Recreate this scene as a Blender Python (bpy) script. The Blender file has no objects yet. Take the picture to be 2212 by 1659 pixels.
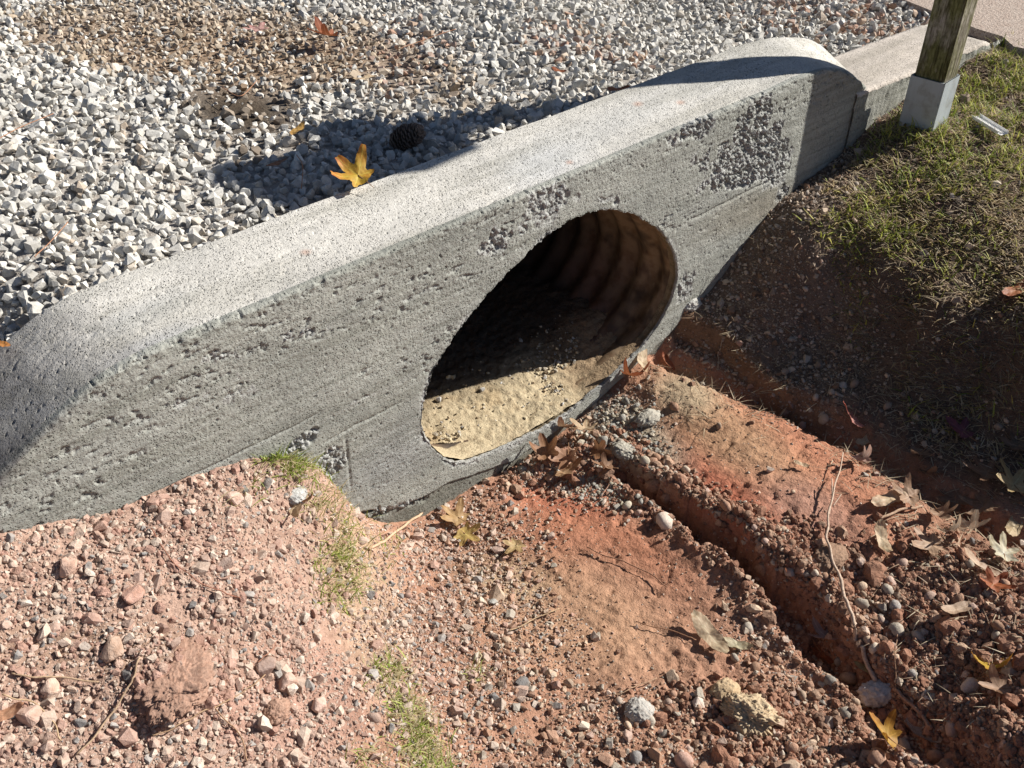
import bpy, bmesh, math, random
import numpy as np
from mathutils import Vector, Matrix

# ------------------------------------------------------------------ camera, sky, sun
SC = bpy.context.scene
COL = SC.collection
CAM_Z, CAM_Q, PITCH, YAW = 1.0, -1.4355, 38.0, 42.0   # world: x runs along the headwall, y into the driveway
cd = bpy.data.cameras.new("camera"); cam = bpy.data.objects.new("camera", cd); COL.objects.link(cam)
cam.location = (0, CAM_Q, CAM_Z)
cam.rotation_euler = (math.radians(90 - PITCH), 0, math.radians(-YAW))
cd.sensor_width = 36; cd.lens = 36 * 2100 / 2212; cd.clip_start = .05; cd.clip_end = 500
SC.camera = cam

SUN_EL, SUN_TURN = 33.0, 24.0          # sun is low, raking along the front of the wall
_e, _t = math.radians(SUN_EL), math.radians(SUN_TURN)
TO_SUN = Vector((math.cos(_t) * math.cos(_e), -math.sin(_t) * math.cos(_e), math.sin(_e)))
sd = bpy.data.lights.new("sun", 'SUN'); sd.energy = 5.0; sd.angle = math.radians(.55); sd.color = (1, .955, .89)
sun = bpy.data.objects.new("sun", sd); COL.objects.link(sun); sun.location = (6, -4, 8)
sun.rotation_euler = TO_SUN.to_track_quat('Z', 'Y').to_euler()

wd = bpy.data.worlds.new("World"); SC.world = wd; wd.use_nodes = True
nt = wd.node_tree; nt.nodes.clear()
sky = nt.nodes.new('ShaderNodeTexSky'); sky.sky_type = 'NISHITA'; sky.sun_disc = False; sky.air_density = .6; sky.dust_density = .4
sky.sun_elevation = _e; sky.sun_rotation = math.atan2(TO_SUN.x, TO_SUN.y)
bg = nt.nodes.new('ShaderNodeBackground'); bg.inputs[1].default_value = .05
wo = nt.nodes.new('ShaderNodeOutputWorld')
nt.links.new(sky.outputs[0], bg.inputs[0]); nt.links.new(bg.outputs[0], wo.inputs[0])
SC.view_settings.view_transform = 'Standard'; SC.view_settings.look = 'None'
SC.view_settings.exposure = 0.67; SC.view_settings.gamma = 1
SC.render.engine = 'CYCLES'
SC.cycles.max_bounces = 6; SC.cycles.diffuse_bounces = 4

rng = np.random.default_rng(7); random.seed(7)

# ------------------------------------------------------------------ survey helpers (photo frame 2212 wide <-> place)
F_, CX, CY = 2100.0, 1106.0, 829.5
_sp, _cp = math.sin(math.radians(PITCH)), math.cos(math.radians(PITCH))
_sy, _cy = math.sin(math.radians(YAW)), math.cos(math.radians(YAW))
def G(u, v, z):
    "point of height z seen at photo position u, v"
    a = (v - CY) / F_; dx = (u - CX) / F_; dy = _cp - a * _sp; dz = -_sp - a * _cp
    t = (z - CAM_Z) / dz; X, Y = dx * t, dy * t
    return (X * _cy + Y * _sy, -X * _sy + Y * _cy + CAM_Q)
def UV(s, q, z):
    s = np.asarray(s, float); q = np.asarray(q, float) - CAM_Q; z = np.asarray(z, float) - CAM_Z
    X = s * _cy - q * _sy; Y = s * _sy + q * _cy
    w = Y * _cp - z * _sp; up = Y * _sp + z * _cp
    w = np.where(w < .05, .05, w)
    return CX + F_ * X / w, CY - F_ * up / w
def ss(a, b, x):
    t = np.clip((np.asarray(x, float) - a) / (b - a), 0, 1); return t * t * (3 - 2 * t)
def lerp(a, b, t): return a + (b - a) * t

def _h(ix, iy, iz, k):
    n = (ix.astype(np.int64) * 374761393 + iy.astype(np.int64) * 668265263 + iz.astype(np.int64) * 2147483647 + k * 1274126177) & 0xffffffff
    n = ((n ^ (n >> 13)) * 1274126177) & 0xffffffff
    n = ((n ^ (n >> 16)) * 2246822519) & 0xffffffff
    return ((n ^ (n >> 15)) & 0xffffff) / float(0x1000000)
def vnoise(x, y, f=1.0, k=0):
    x = np.asarray(x, float) * f + 91.7; y = np.asarray(y, float) * f + 53.1
    ix, iy = np.floor(x), np.floor(y); fx, fy = x - ix, y - iy
    sx = fx * fx * fx * (fx * (fx * 6 - 15) + 10); sy = fy * fy * fy * (fy * (fy * 6 - 15) + 10); z = np.zeros_like(ix)
    def gr(i, j):
        a = _h(ix + i, iy + j, z, k) * 2 * np.pi; return np.cos(a) * (fx - i) + np.sin(a) * (fy - j)
    return lerp(lerp(gr(0, 0), gr(1, 0), sx), lerp(gr(0, 1), gr(1, 1), sx), sy) * 1.7
def noise3(P_, f=1.0, k=0):
    P_ = P_ * f + 37.3; I = np.floor(P_); Fr = P_ - I; S_ = Fr * Fr * Fr * (Fr * (Fr * 6 - 15) + 10); r = 0
    for i in (0, 1):
        for j in (0, 1):
            for l in (0, 1):
                a = _h(I[:, 0] + i, I[:, 1] + j, I[:, 2] + l, k) * 2 * np.pi; c = _h(I[:, 0] + i, I[:, 1] + j, I[:, 2] + l, k + 7) * 2 - 1; q = np.sqrt(1 - c * c)
                g = np.cos(a) * q * (Fr[:, 0] - i) + np.sin(a) * q * (Fr[:, 1] - j) + c * (Fr[:, 2] - l)
                r = r + g * np.abs(1 - i - S_[:, 0]) * np.abs(1 - j - S_[:, 1]) * np.abs(1 - l - S_[:, 2])
    return r * 1.7
def fbm3(P_, f, o=4, k=0, g=.5):
    r = 0; a = 1; t = 0
    for i in range(o): r = r + a * noise3(P_, f * 2.03 ** i, k + 13 * i); t += a; a *= g
    return r / t
def fbm(x, y, f, o=4, k=0, g=.5):
    r = 0; a = 1; tot = 0
    for i in range(o):
        r = r + a * vnoise(x * math.cos(i + .6) + y * math.sin(i + .6), y * math.cos(i + .6) - x * math.sin(i + .6), f * 2.03 ** i, k + i * 17); tot += a; a *= g
    return r / tot
def worley(x, y, f, k=0):
    x = np.asarray(x, float) * f + 31; y = np.asarray(y, float) * f + 77
    ix, iy = np.floor(x), np.floor(y); z = np.zeros_like(ix)
    d1 = np.full(x.shape, 9.0); d2 = np.full(x.shape, 9.0); cid = np.zeros(x.shape)
    for i in (-1, 0, 1):
        for j in (-1, 0, 1):
            px = ix + i + _h(ix + i, iy + j, z, k); py = iy + j + _h(ix + i, iy + j, z, k + 5)
            d = np.hypot(px - x, py - y); c = _h(ix + i, iy + j, z, k + 9)
            n = d < d1
            d2 = np.where(n, d1, np.minimum(d2, d)); cid = np.where(n, c, cid); d1 = np.where(n, d, d1)
    return d1, d2, cid
def pline(x, y, pts):
    "distance to a polyline, signed side and fraction along"
    best = np.full(np.shape(x), 1e9); side = np.zeros(np.shape(x)); fr = np.zeros(np.shape(x)); n = len(pts) - 1
    for i in range(n):
        (ax, ay), (bx, by) = pts[i], pts[i + 1]; L = math.hypot(bx - ax, by - ay)
        t = np.clip(((x - ax) * (bx - ax) + (y - ay) * (by - ay)) / L ** 2, 0, 1)
        d = np.hypot(x - ax - t * (bx - ax), y - ay - t * (by - ay))
        sg = ((bx - ax) * (y - ay) - (by - ay) * (x - ax)) / L
        m = d < best; best = np.where(m, d, best); side = np.where(m, np.sign(sg), side); fr = np.where(m, (i + t) / n, fr)
    return best, side, fr
def blob(u, v, cu, cv, ru, rv, ang=0, soft=.35):
    c, s_ = math.cos(math.radians(ang)), math.sin(math.radians(ang))
    x = (u - cu) * c + (v - cv) * s_; y = -(u - cu) * s_ + (v - cv) * c
    return 1 - ss(1 - soft, 1 + soft, np.hypot(x / ru, y / rv))

# ------------------------------------------------------------------ object helpers
def mesh_np(name, V, Fq=None, Ft=None, mat=None, col=None, parent=None, smooth=False):
    me = bpy.data.meshes.new(name); V = np.asarray(V, np.float32)
    loops = []; starts = []; tot = 0
    for Fa in (Fq, Ft):
        if Fa is not None and len(Fa):
            Fa = np.asarray(Fa, np.int32); k = Fa.shape[1]
            loops.append(Fa.ravel()); starts.append(tot + np.arange(len(Fa)) * k); tot += Fa.size
    loops = np.concatenate(loops); starts = np.concatenate(starts)
    me.vertices.add(len(V)); me.vertices.foreach_set("co", V.ravel())
    me.loops.add(len(loops)); me.loops.foreach_set("vertex_index", loops)
    me.polygons.add(len(starts)); me.polygons.foreach_set("loop_start", starts.astype(np.int32))
    me.update(calc_edges=True)
    me.polygons.foreach_set("use_smooth", np.full(len(starts), bool(smooth)))
    if col is not None:
        a = me.color_attributes.new("Col", 'FLOAT_COLOR', 'POINT')
        c = np.ones((len(V), 4), np.float32); c[:, :3] = np.asarray(col)[:, :3]
        a.data.foreach_set("color", c.ravel())
    if mat: me.materials.append(mat)
    o = bpy.data.objects.new(name, me); COL.objects.link(o)
    if parent: o.parent = parent
    return o
def from_bm(name, bm, mat=None, parent=None, smooth=False):
    me = bpy.data.meshes.new(name); bm.normal_update(); bm.to_mesh(me); bm.free()
    for p in me.polygons: p.use_smooth = smooth
    if mat: me.materials.append(mat)
    o = bpy.data.objects.new(name, me); COL.objects.link(o)
    if parent: o.parent = parent
    return o
def tag(o, label=None, cat=None, group=None, kind=None):
    if label: o["label"] = label
    if cat: o["category"] = cat
    if group: o["group"] = group
    if kind: o["kind"] = kind
    return o
def empty(name, loc, rz=0):
    o = bpy.data.objects.new(name, None); COL.objects.link(o); o.location = loc; o.rotation_euler = (0, 0, rz); o.empty_display_size = .05
    return o
def grid_faces(nu, nv):
    i = np.arange(nu - 1)[:, None]; j = np.arange(nv - 1)[None, :]
    a = i * nv + j; return np.stack([a, a + nv, a + nv + 1, a + 1], -1).reshape(-1, 4)

# ------------------------------------------------------------------ materials
def mat(name, base=(.5, .5, .5), rough=.9, vcol=True, bumps=(), tints=(), spec=.25, trans=0, coord='Object', pits=(), specks=()):
    m = bpy.data.materials.new(name); m.use_nodes = True; t = m.node_tree; N = t.nodes; L = t.links
    b = N['Principled BSDF']; b.inputs['Roughness'].default_value = rough
    b.inputs['Specular IOR Level'].default_value = spec
    tc = N.new('ShaderNodeTexCoord')
    if vcol:
        a = N.new('ShaderNodeAttribute'); a.attribute_name = 'Col'; c = a.outputs['Color']
    else:
        r = N.new('ShaderNodeRGB'); r.outputs[0].default_value = (*base, 1); c = r.outputs[0]
    def noise(sc, det=6, stretch=None, rough_=.6):
        n = N.new('ShaderNodeTexNoise'); n.inputs['Scale'].default_value = sc; n.inputs['Detail'].default_value = det
        n.inputs['Roughness'].default_value = rough_
        if stretch:
            mp = N.new('ShaderNodeMapping'); mp.inputs['Scale'].default_value = stretch
            L.new(tc.outputs[coord], mp.inputs[0]); L.new(mp.outputs[0], n.inputs['Vector'])
        else: L.new(tc.outputs[coord], n.inputs['Vector'])
        return n.outputs['Fac']
    for (sc, lo, hi, colr, stretch) in tints:      # multiply by lerp(colr, white) through a noise ramp
        rp = N.new('ShaderNodeMapRange'); rp.inputs[1].default_value = lo; rp.inputs[2].default_value = hi
        L.new(noise(sc, 5, stretch), rp.inputs[0])
        mx = N.new('ShaderNodeMix'); mx.data_type = 'RGBA'; mx.blend_type = 'MULTIPLY'; 
        mx.inputs[7].default_value = (*colr, 1); L.new(rp.outputs[0], mx.inputs[0]); L.new(c, mx.inputs[6]); c = mx.outputs[2]
    def cells(sc, lo, hi, msc, mlo, mhi):          # small round holes, present only where a broad noise allows them
        v = N.new('ShaderNodeTexVoronoi'); v.inputs['Scale'].default_value = sc; L.new(tc.outputs[coord], v.inputs['Vector'])
        r = N.new('ShaderNodeMapRange'); r.inputs[1].default_value = lo; r.inputs[2].default_value = hi; L.new(v.outputs['Distance'], r.inputs[0])
        r2 = N.new('ShaderNodeMapRange'); r2.inputs[1].default_value = mlo; r2.inputs[2].default_value = mhi; L.new(noise(msc, 3), r2.inputs[0])
        r3 = N.new('ShaderNodeMath'); r3.operation = 'MAXIMUM'; L.new(r.outputs[0], r3.inputs[0]); L.new(r2.outputs[0], r3.inputs[1]); return r3.outputs[0]
    for (sc, lo, hi, msc, mlo, mhi, colr) in specks:
        mx = N.new('ShaderNodeMix'); mx.data_type = 'RGBA'; mx.blend_type = 'MULTIPLY'; mx.clamp_factor = True
        iv = N.new('ShaderNodeMath'); iv.operation = 'SUBTRACT'; iv.inputs[0].default_value = 1; L.new(cells(sc, lo, hi, msc, mlo, mhi), iv.inputs[1])
        mx.inputs[7].default_value = (*colr, 1); L.new(iv.outputs[0], mx.inputs[0]); L.new(c, mx.inputs[6]); c = mx.outputs[2]
    L.new(c, b.inputs['Base Color'])
    prev = None
    for (sc, lo, hi, msc, mlo, mhi, dist) in pits:
        bp = N.new('ShaderNodeBump'); bp.inputs['Strength'].default_value = 1; bp.inputs['Distance'].default_value = dist
        L.new(cells(sc, lo, hi, msc, mlo, mhi), bp.inputs['Height'])
        if prev: L.new(prev, bp.inputs['Normal'])
        prev = bp.outputs[0]
    for (sc, st, dist, stretch) in bumps:
        bp = N.new('ShaderNodeBump'); bp.inputs['Strength'].default_value = st; bp.inputs['Distance'].default_value = dist
        L.new(noise(sc, 4, stretch), bp.inputs['Height'])
        if prev: L.new(prev, bp.inputs['Normal'])
        prev = bp.outputs[0]
    if prev: L.new(prev, b.inputs['Normal'])
    if trans:
        tr = N.new('ShaderNodeBsdfTranslucent'); L.new(c, tr.inputs[0]); ms = N.new('ShaderNodeMixShader'); ms.inputs[0].default_value = trans
        o = N['Material Output']; L.new(b.outputs[0], ms.inputs[1]); L.new(tr.outputs[0], ms.inputs[2]); L.new(ms.outputs[0], o.inputs[0])
    return m
M_ground = mat('soil', rough=.95, spec=.15, bumps=((70, .7, .009, None), (190, .7, .004, None), (600, .7, .0015, None)), pits=((45, .05, .22, 14, .56, .66, .0025),),
               tints=((60, .45, .7, (.72, .68, .66), None), (350, .5, .75, (.6, .55, .52), None)))
M_conc = mat('concrete', rough=.9, spec=.2, bumps=((90, .3, .003, None), (260, .8, .0022, None)), pits=((210, .12, .34, 12, .52, .66, .0026), (85, .08, .20, 9, .56, .66, .0040)),
             specks=((210, .10, .30, 12, .50, .62, (.55, .55, .54)), (420, .12, .3, 40, .50, .6, (.5, .5, .5))),
             tints=((5, .4, .75, (.82, .83, .84), (1, 1, 2.5)), (16, .44, .62, (.78, .78, .76), (.10, 1, 4)), (120, .5, .72, (.8, .79, .78), (1, 1, 1))))
M_stone = mat('crushed_stone', rough=.85, spec=.25, bumps=((160, .5, .003, None), (700, .5, .001, None)),
              tints=((90, .45, .75, (.72, .70, .66), None), (500, .5, .7, (.8, .8, .8), None)))
M_soilstone = mat('dusty_stone', rough=.95, spec=.1, bumps=((200, .6, .003, None), (800, .6, .001, None)),
                  tints=((120, .45, .75, (.78, .7, .66), None), (600, .5, .7, (.8, .75, .7), None)))
M_grass = mat('grass_blade', rough=.6, spec=.3, trans=.3)
M_leaf = mat('leaf', rough=.6, spec=.35, trans=.25, bumps=((300, .3, .001, None),), tints=((150, .5, .75, (.75, .7, .65), None),))
M_twig = mat('twig_bark', rough=.85, tints=((200, .4, .7, (.6, .55, .5), None),), bumps=((300, .5, .001, None),))
M_pipe = mat('rusty_pipe', rough=.75, spec=.3, bumps=((60, .3, .004, None), (300, .4, .001, None)), tints=((25, .45, .7, (.55, .45, .38), None),))

# ------------------------------------------------------------------ terrain heights
pts = []
def P(u, v, z): s_, q_ = G(u, v, z); pts.append((s_, q_, z))
for s_, z_ in [(-.3, -.15), (.12, -.22), (.29, -.285), (.49, -.305), (.60, -.33), (.73, -.45), (.80, -.62), (.86, -.71), (1.01, -.785), (1.33, -.805),
               (1.64, -.745), (1.83, -.69), (1.985, -.63), (2.14, -.55), (2.40, -.38), (2.72, -.31), (2.81, -.26), (3.2, -.2), (3.6, -.17)]:
    pts.append((s_, 0.0, z_))
for a in [(0, 1300, -.27), (0, 1500, -.33), (0, 1700, -.38), (300, 1200, -.31), (300, 1400, -.37), (300, 1680, -.44), (520, 1150, -.38),
          (540, 1400, -.46), (550, 1680, -.52), (700, 1230, -.57), (745, 1350, -.60), (820, 1500, -.62), (880, 1680, -.64),
          (900, 1210, -.75), (1050, 1090, -.78), (1000, 1350, -.73), (1030, 1600, -.70), (1250, 1250, -.775), (1250, 1450, -.75), (1250, 1680, -.72),
          (1250, 1050, -.79), (1450, 1330, -.78), (1500, 1550, -.74), (1650, 1500, -.76), (1700, 1680, -.73),
          (1450, 920, -.745), (1600, 920, -.725), (1700, 1000, -.72), (1800, 1100, -.72), (1900, 1060, -.71), (1560, 1060, -.735), (1700, 1160, -.725),
          (1560, 790, -.71), (1750, 900, -.73), (1900, 980, -.73), (2050, 1080, -.735), (2212, 1160, -.73), (2400, 1260, -.72),
          (1674, 747, -.665), (1749, 693, -.61), (1825, 639, -.54), (1901, 584, -.445), (1979, 529, -.395),
          (1777, 835, -.70), (1856, 780, -.655), (1935, 725, -.585), (2015, 668, -.475), (2097, 611, -.43), (2179, 554, -.38),
          (1984, 952, -.705), (2069, 894, -.665), (2156, 835, -.595), (2243, 775, -.48), (2139, 1020, -.69), (2229, 960, -.65), (2320, 898, -.57), (2413, 836, -.47),
          (2305, 1088, -.69), (2400, 1026, -.64), (2593, 899, -.47), (2700, 834, -.44), (1760, 560, -.44), (1900, 430, -.335), (2050, 480, -.345), (2230, 430, -.30), (2330, 495, -.34),
          (1990, 290, -.235), (2060, 290, -.235), (1940, 270, -.24), (2100, 200, -.21), (2230, 150, -.175), (2150, 125, -.16), (2330, 250, -.21),
          (2000, 1220, -.73), (2230, 1320, -.67), (2010, 1370, -.74), (2230, 1520, -.65), (2230, 1700, -.64), (2060, 1500, -.76), (1900, 1250, -.75)]: P(*a)
pts += [(-1.5, -1.5, -.35), (-1.5, 0, -.15), (0, -3, -.6), (2, -3, -.7), (4, -3, -.6), (5, -1.5, -.45), (5, 0, -.2), (4.2, -1.0, -.35), (-1, -3, -.5), (3.2, -2.6, -.62)]
pts = np.array(pts)
def _U(r2): return r2 * np.log(r2 + 1e-9)
n_ = len(pts); K = _U(((pts[:, None, :2] - pts[None, :, :2]) ** 2).sum(-1)) + np.eye(n_) * .002
A = np.zeros((n_ + 3, n_ + 3)); A[:n_, :n_] = K; A[:n_, n_] = 1; A[:n_, n_ + 1:] = pts[:, :2]; A[n_:, :n_] = A[:n_, n_:].T
W_ = np.linalg.solve(A, np.r_[pts[:, 2], 0, 0, 0])
def tps(s_, q_):
    r = W_[n_] + W_[n_ + 1] * s_ + W_[n_ + 2] * q_
    for k in range(n_): r = r + W_[k] * _U((s_ - pts[k, 0]) ** 2 + (q_ - pts[k, 1]) ** 2)
    return r
TRENCH = [G(u, v, -.78) for u, v in [(1330, 985), (1385, 1035), (1465, 1100), (1570, 1165), (1665, 1235), (1760, 1325), (1870, 1435), (1960, 1540), (2070, 1670), (2230, 1860)]]
FURROW = [G(u, v, -.74) for u, v in [(1440, 800), (1560, 830), (1700, 880), (1850, 960), (2000, 1060), (2230, 1190)]]
LEDGE = [G(u, v, -.66) for u, v in [(1455, 715), (1560, 735), (1700, 815), (1890, 915)]]
def gravel_z(s_, q_):
    z = -.045 + .03 * ss(1.0, .3, s_) - .085 * ss(2.0, 3.0, s_)
    z = z - .035 * ss(2.4, 2.85, s_) * (1 - ss(.3, .8, q_)) + np.minimum(0, (s_ - .42) * .42) * (1 - ss(.3, .7, q_)) * (s_ > -.3)
    z = z + .02 * fbm(s_, q_, 1.3, 3, 4) * ss(.25, .8, q_) + .015 * ss(.5, 1.2, q_)
    return z
def height(s_, q_, detail=True):
    s_ = np.asarray(s_, float); q_ = np.asarray(q_, float)
    cs, cq = np.clip(s_, -1.6, 5.2), np.clip(q_, -3.1, .1)
    z = tps(cs, cq)
    u, v = UV(s_, q_, z)
    wob = .022 * fbm(s_, q_, 9, 4, 3) + .022 * fbm(s_, q_, 4, 2, 5)
    # rut between the flat clay and the raised block
    d, sd_, fr = pline(s_, q_, TRENCH)
    x_ = d * sd_ + wob + .010 * fbm(s_, q_, 30, 3, 4)          # positive towards the raised block
    wl_ = lerp(.06, .12, fr) * (1 + .5 * fbm(s_, q_, 6, 2, 9)); rise = lerp(.014, .045, ss(.3, .7, fr)); x_ = x_ + .006 * fbm(s_, q_, 70, 3, 6)
    carve = ss(-wl_, -wl_ * .55, x_) * (1 - ss(.0, rise, x_))
    z = z - (.055 + .055 * ss(0, .2, fr)) * (1 - .45 * ss(.55, .8, fr)) * carve * ss(0, .06, fr)
    z = z + .018 * np.exp(-((x_ - rise - .02) / .025) ** 2) - .012 * np.exp(-((x_ + wl_ + .015) / .02) ** 2) * -1
    d, sd_, fr = pline(s_, q_, FURROW)
    z = z - .05 * (1 - ss(.01, .055, d + wob)) * (1 - .3 * fr)
    d, sd_, fr = pline(s_, q_, LEDGE)
    inside = ss(0, .04, fr) * (1 - ss(.85, 1, fr))
    z = z + inside * sd_ * .038 * np.exp(-np.maximum(d - .012, 0) / .10) * ss(0, .01, d) * (1 - .6 * fr)
    if detail:
        flat = np.maximum(blob(u, v, 1650, 1010, 330, 130, 32), blob(u, v, 1380, 1290, 260, 170, 25))
        flat = np.maximum(flat, .7 * blob(u, v, 1080, 1230, 160, 90))
        mound = 1 - ss(700, 900, u); clod = ss(1750, 2000, u + .35 * (v - 1300)) * ss(1080, 1250, v)
        clod = np.maximum(clod, blob(u, v, 1700, 1560, 500, 120, 18) * .7)
        clod = np.maximum(clod, .9 * (1 - ss(.03, .08, pline(s_, q_, TRENCH)[0])))
        clod = np.maximum(clod, blob(u, v, 370, 1480, 120, 90)); clod = np.maximum(clod, .6 * blob(u, v, 150, 1440, 260, 90))
        lawn = ss(1500, 1750, u) * (1 - ss(650, 950, v - .25 * (u - 1500)))
        z = z + .010 * fbm(s_, q_, 6, 3, 8) * (1 - .75 * flat) + .006 * fbm(s_, q_, 22, 4, 21) * (1 - .55 * flat) + .002 * fbm(s_, q_, 60, 3, 24)
        d1, d2, cid = worley(s_ + .006 * fbm(s_, q_, 40, 2, 1), q_ + .006 * fbm(s_, q_, 40, 2, 2), 26, 3)
        z = z + clod * (.020 * fbm(s_, q_, 13, 5, 31, .62) + .008 * np.abs(fbm(s_, q_, 30, 3, 34)))
        z = z + (.004 * clod + .0022 * (1 - flat)) * fbm(s_, q_, 75, 3, 32)
        # scrapes and shallow prints in the clay
        pr = fbm(s_ * .45 + .3 * q_, q_ - .3 * s_, 17, 4, 41); z = z - flat * .0055 * ss(.26, .36, pr)
        pr = fbm(s_ * 1.2 + q_ * .3, q_ * .35, 34, 3, 43); z = z - flat * .003 * ss(.25, .36, pr)
        z = z + flat * .0035 * ss(.05, .25, fbm(s_, q_, 9, 4, 44))
        cr = np.abs(fbm(s_, q_, 12, 4, 61)); z = z - flat * .0028 * (1 - ss(.0, .03, cr))
        z = z + .012 * blob(u, v, 600, 1270, 200, 80) + .03 * blob(u, v, 380, 1470, 100, 70, 0, .9)
        z = z + .035 * blob(u, v, 1180, 1010, 70, 25, -20, .9) + .03 * blob(u, v, 1450, 850, 90, 40, 20, .9)
    # steep edge where the mound's bank meets the wall
    gz = gravel_z(s_, q_)
    onwall = ss(-.05, .12, s_) * (1 - ss(3.45, 3.7, s_))
    w1 = ss(.04, .20, q_); w0 = ss(-.35, .3, q_)
    w = lerp(w0, w1, onwall)
    far = ss(4, 9, np.hypot(s_ - 1.5, q_))
    z = lerp(z, gz, w)
    return lerp(z, -.25 + 0 * z, far)

def axis(segs):
    out = []
    for a, b, h in segs: out.append(np.arange(a, b - h * .5, h))
    return np.concatenate(out + [[segs[-1][1]]])
SX = axis([(-80, -8, 12), (-8, -1, .5), (-1, -.2, .03), (-.2, 3.3, .0058), (3.3, 4.6, .03), (4.6, 10, .5), (10, 80, 12)])
QY = axis([(-80, -8, 12), (-8, -2.2, .4), (-2.2, -1.35, .02), (-1.35, .02, .0058), (.02, .24, .02), (.24, 4, .035), (4, 10, .6), (10, 80, 12)])
S, Q = np.meshgrid(SX, QY, indexing='ij'); S = S.ravel(); Q = Q.ravel()
Z = height(S, Q)
U, Vv = UV(S, Q, Z)

C = lambda *c: np.array(c)
RED, TAN, PINK, BROWN, YEL, GREY, DARK, ORG = C(.38, .175, .11), C(.44, .30, .19), C(.42, .285, .22), C(.20, .135, .10), C(.55, .42, .24), C(.36, .34, .30), C(.07, .05, .04), C(.36, .19, .09)
def soil_colour(s_, q_, u, v):
    n1 = fbm(s_, q_, 5, 4, 50)[:, None]; n2 = fbm(s_, q_, 18, 4, 51)[:, None]; n3 = fbm(s_, q_, 60, 3, 52)[:, None]
    c = np.ones((len(s_), 3)) * C(.40, .225, .15)
    def mixin(m, colr, k=1.0): 
        nonlocal c; m = (np.clip(np.asarray(m), 0, 1) * k)[:, None]; c = c * (1 - m) + np.asarray(colr) * m
    mixin(1 - ss(640, 860, u), PINK)
    mixin(blob(u, v, 620, 1500, 230, 120) , C(.44, .26, .20), .6)
    mixin(blob(u, v, 250, 1400, 280, 60, 5, .6), C(.30, .20, .14), .7)
    mixin(blob(u, v, 800, 1320, 70, 200, -12, .7), C(.46, .34, .235), .7)
    mixin(blob(u, v, 1300, 1190, 200, 90, 25, .6), C(.45, .195, .115), .9)
    mixin(blob(u, v, 1330, 1290, 170, 90, 25, .6), C(.38, .215, .14), .8)
    mixin(blob(u, v, 1230, 1340, 210, 110, 20, .6), C(.46, .29, .18), .6)
    mixin(blob(u, v, 1090, 1250, 90, 50, 10, .6), C(.48, .36, .23), .7)
    mixin(blob(u, v, 1240, 1075, 120, 35, 5, .7), C(.42, .125, .07), .6)
    mixin(blob(u, v, 1680, 1020, 330, 140, 34, .4), C(.47, .22, .135))
    mixin(blob(u, v, 1560, 930, 190, 60, 32, .6), C(.39, .25, .15), .8)
    mixin(blob(u, v, 1530, 1060, 200, 45, 30, .6), C(.44, .15, .09), .85)
    mixin(blob(u, v, 1760, 1110, 120, 60, 30, .6), C(.36, .215, .165), .7)
    mixin(blob(u, v, 1380, 960, 120, 60, 40, .6), C(.40, .36, .27), .9)
    mixin(blob(u, v, 1480, 850, 70, 45, 10, .6), C(.42, .33, .22), .9)
    mixin(ss(1750, 2050, u) * ss(1120, 1250, v), C(.37, .22, .155), .8)
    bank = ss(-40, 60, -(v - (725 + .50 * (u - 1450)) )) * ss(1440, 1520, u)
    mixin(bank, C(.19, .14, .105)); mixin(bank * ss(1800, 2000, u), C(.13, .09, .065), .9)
    d, sd_, fr = pline(s_, q_, LEDGE); mixin((1 - ss(.025, .04, d)) * (1 - ss(.8, 1, fr)), C(.24, .15, .09), .8)
    mixin(ss(.05, .12, q_) , C(.40, .37, .33))
    mixin(blob(u, v, 520, 240, 130, 60, 10, .7) * ss(.1, .2, q_), C(.09, .07, .05))
    mixin(blob(u, v, 480, 110, 430, 80, 4, .5) * ss(.1, .2, q_), C(.33, .24, .165))
    c = c * (1 + .22 * n1 + .16 * n2 + .14 * n3)
    return np.clip(c, .01, .9)
colr = soil_colour(S, Q, U, Vv)
FQ = grid_faces(len(SX), len(QY))
cs_, cq_ = S[FQ].mean(1), Q[FQ].mean(1)
keep = ~((cs_ > .85) & (cs_ < 2.15) & (cq_ > .03) & (cq_ < .235))
ground = mesh_np('ground', np.c_[S, Q, Z], FQ[keep], None, M_ground, colr, smooth=True)
tag(ground, kind='structure')
def ground_z(s_, q_): return height(np.atleast_1d(np.asarray(s_, float)), np.atleast_1d(np.asarray(q_, float)))

# ------------------------------------------------------------------ headwall
def interp(xs, ys, x): return np.interp(x, xs, ys)
WTH = .245
def crest(s_, q_):
    e = s_ - .55 * q_ * ss(2.25, 2.76, s_ - .55 * q_)
    xs = [0.0, .10, .155, .228, .292, .34, .384, .43, .5, 2.25, 2.38, 2.50, 2.58, 2.66, 2.73, 2.80]
    ys = [-.21, -.145, -.107, -.068, -.034, -.014, -.003, .002, .004, .004, .008, -.001, -.022, -.056, -.100, -.15]
    z = interp(xs, ys, e)
    for k in (-.02, .02): z = z + interp(xs, ys, e + k)
    return z / 3 + .022 * ss(0, .25, q_)
OPEN = np.array([(1.006, -.486), (1.016, -.434), (1.03, -.385), (1.056, -.340), (1.095, -.298), (1.142, -.257), (1.20, -.222), (1.255, -.190), (1.33, -.155), (1.400, -.128), (1.46, -.116),
                 (1.523, -.114), (1.59, -.126), (1.656, -.151), (1.715, -.184), (1.769, -.226), (1.83, -.275), (1.877, -.335), (1.908, -.39), (1.924, -.443), (1.922, -.49), (1.907, -.528), (1.872, -.58),
                 (1.820, -.625), (1.77, -.645), (1.705, -.668), (1.60, -.697), (1.53, -.714), (1.454, -.722), (1.36, -.716), (1.283, -.706), (1.20, -.694), (1.13, -.678), (1.07, -.63), (1.029, -.556)])
OC = np.array([1.46, -.44])
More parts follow.
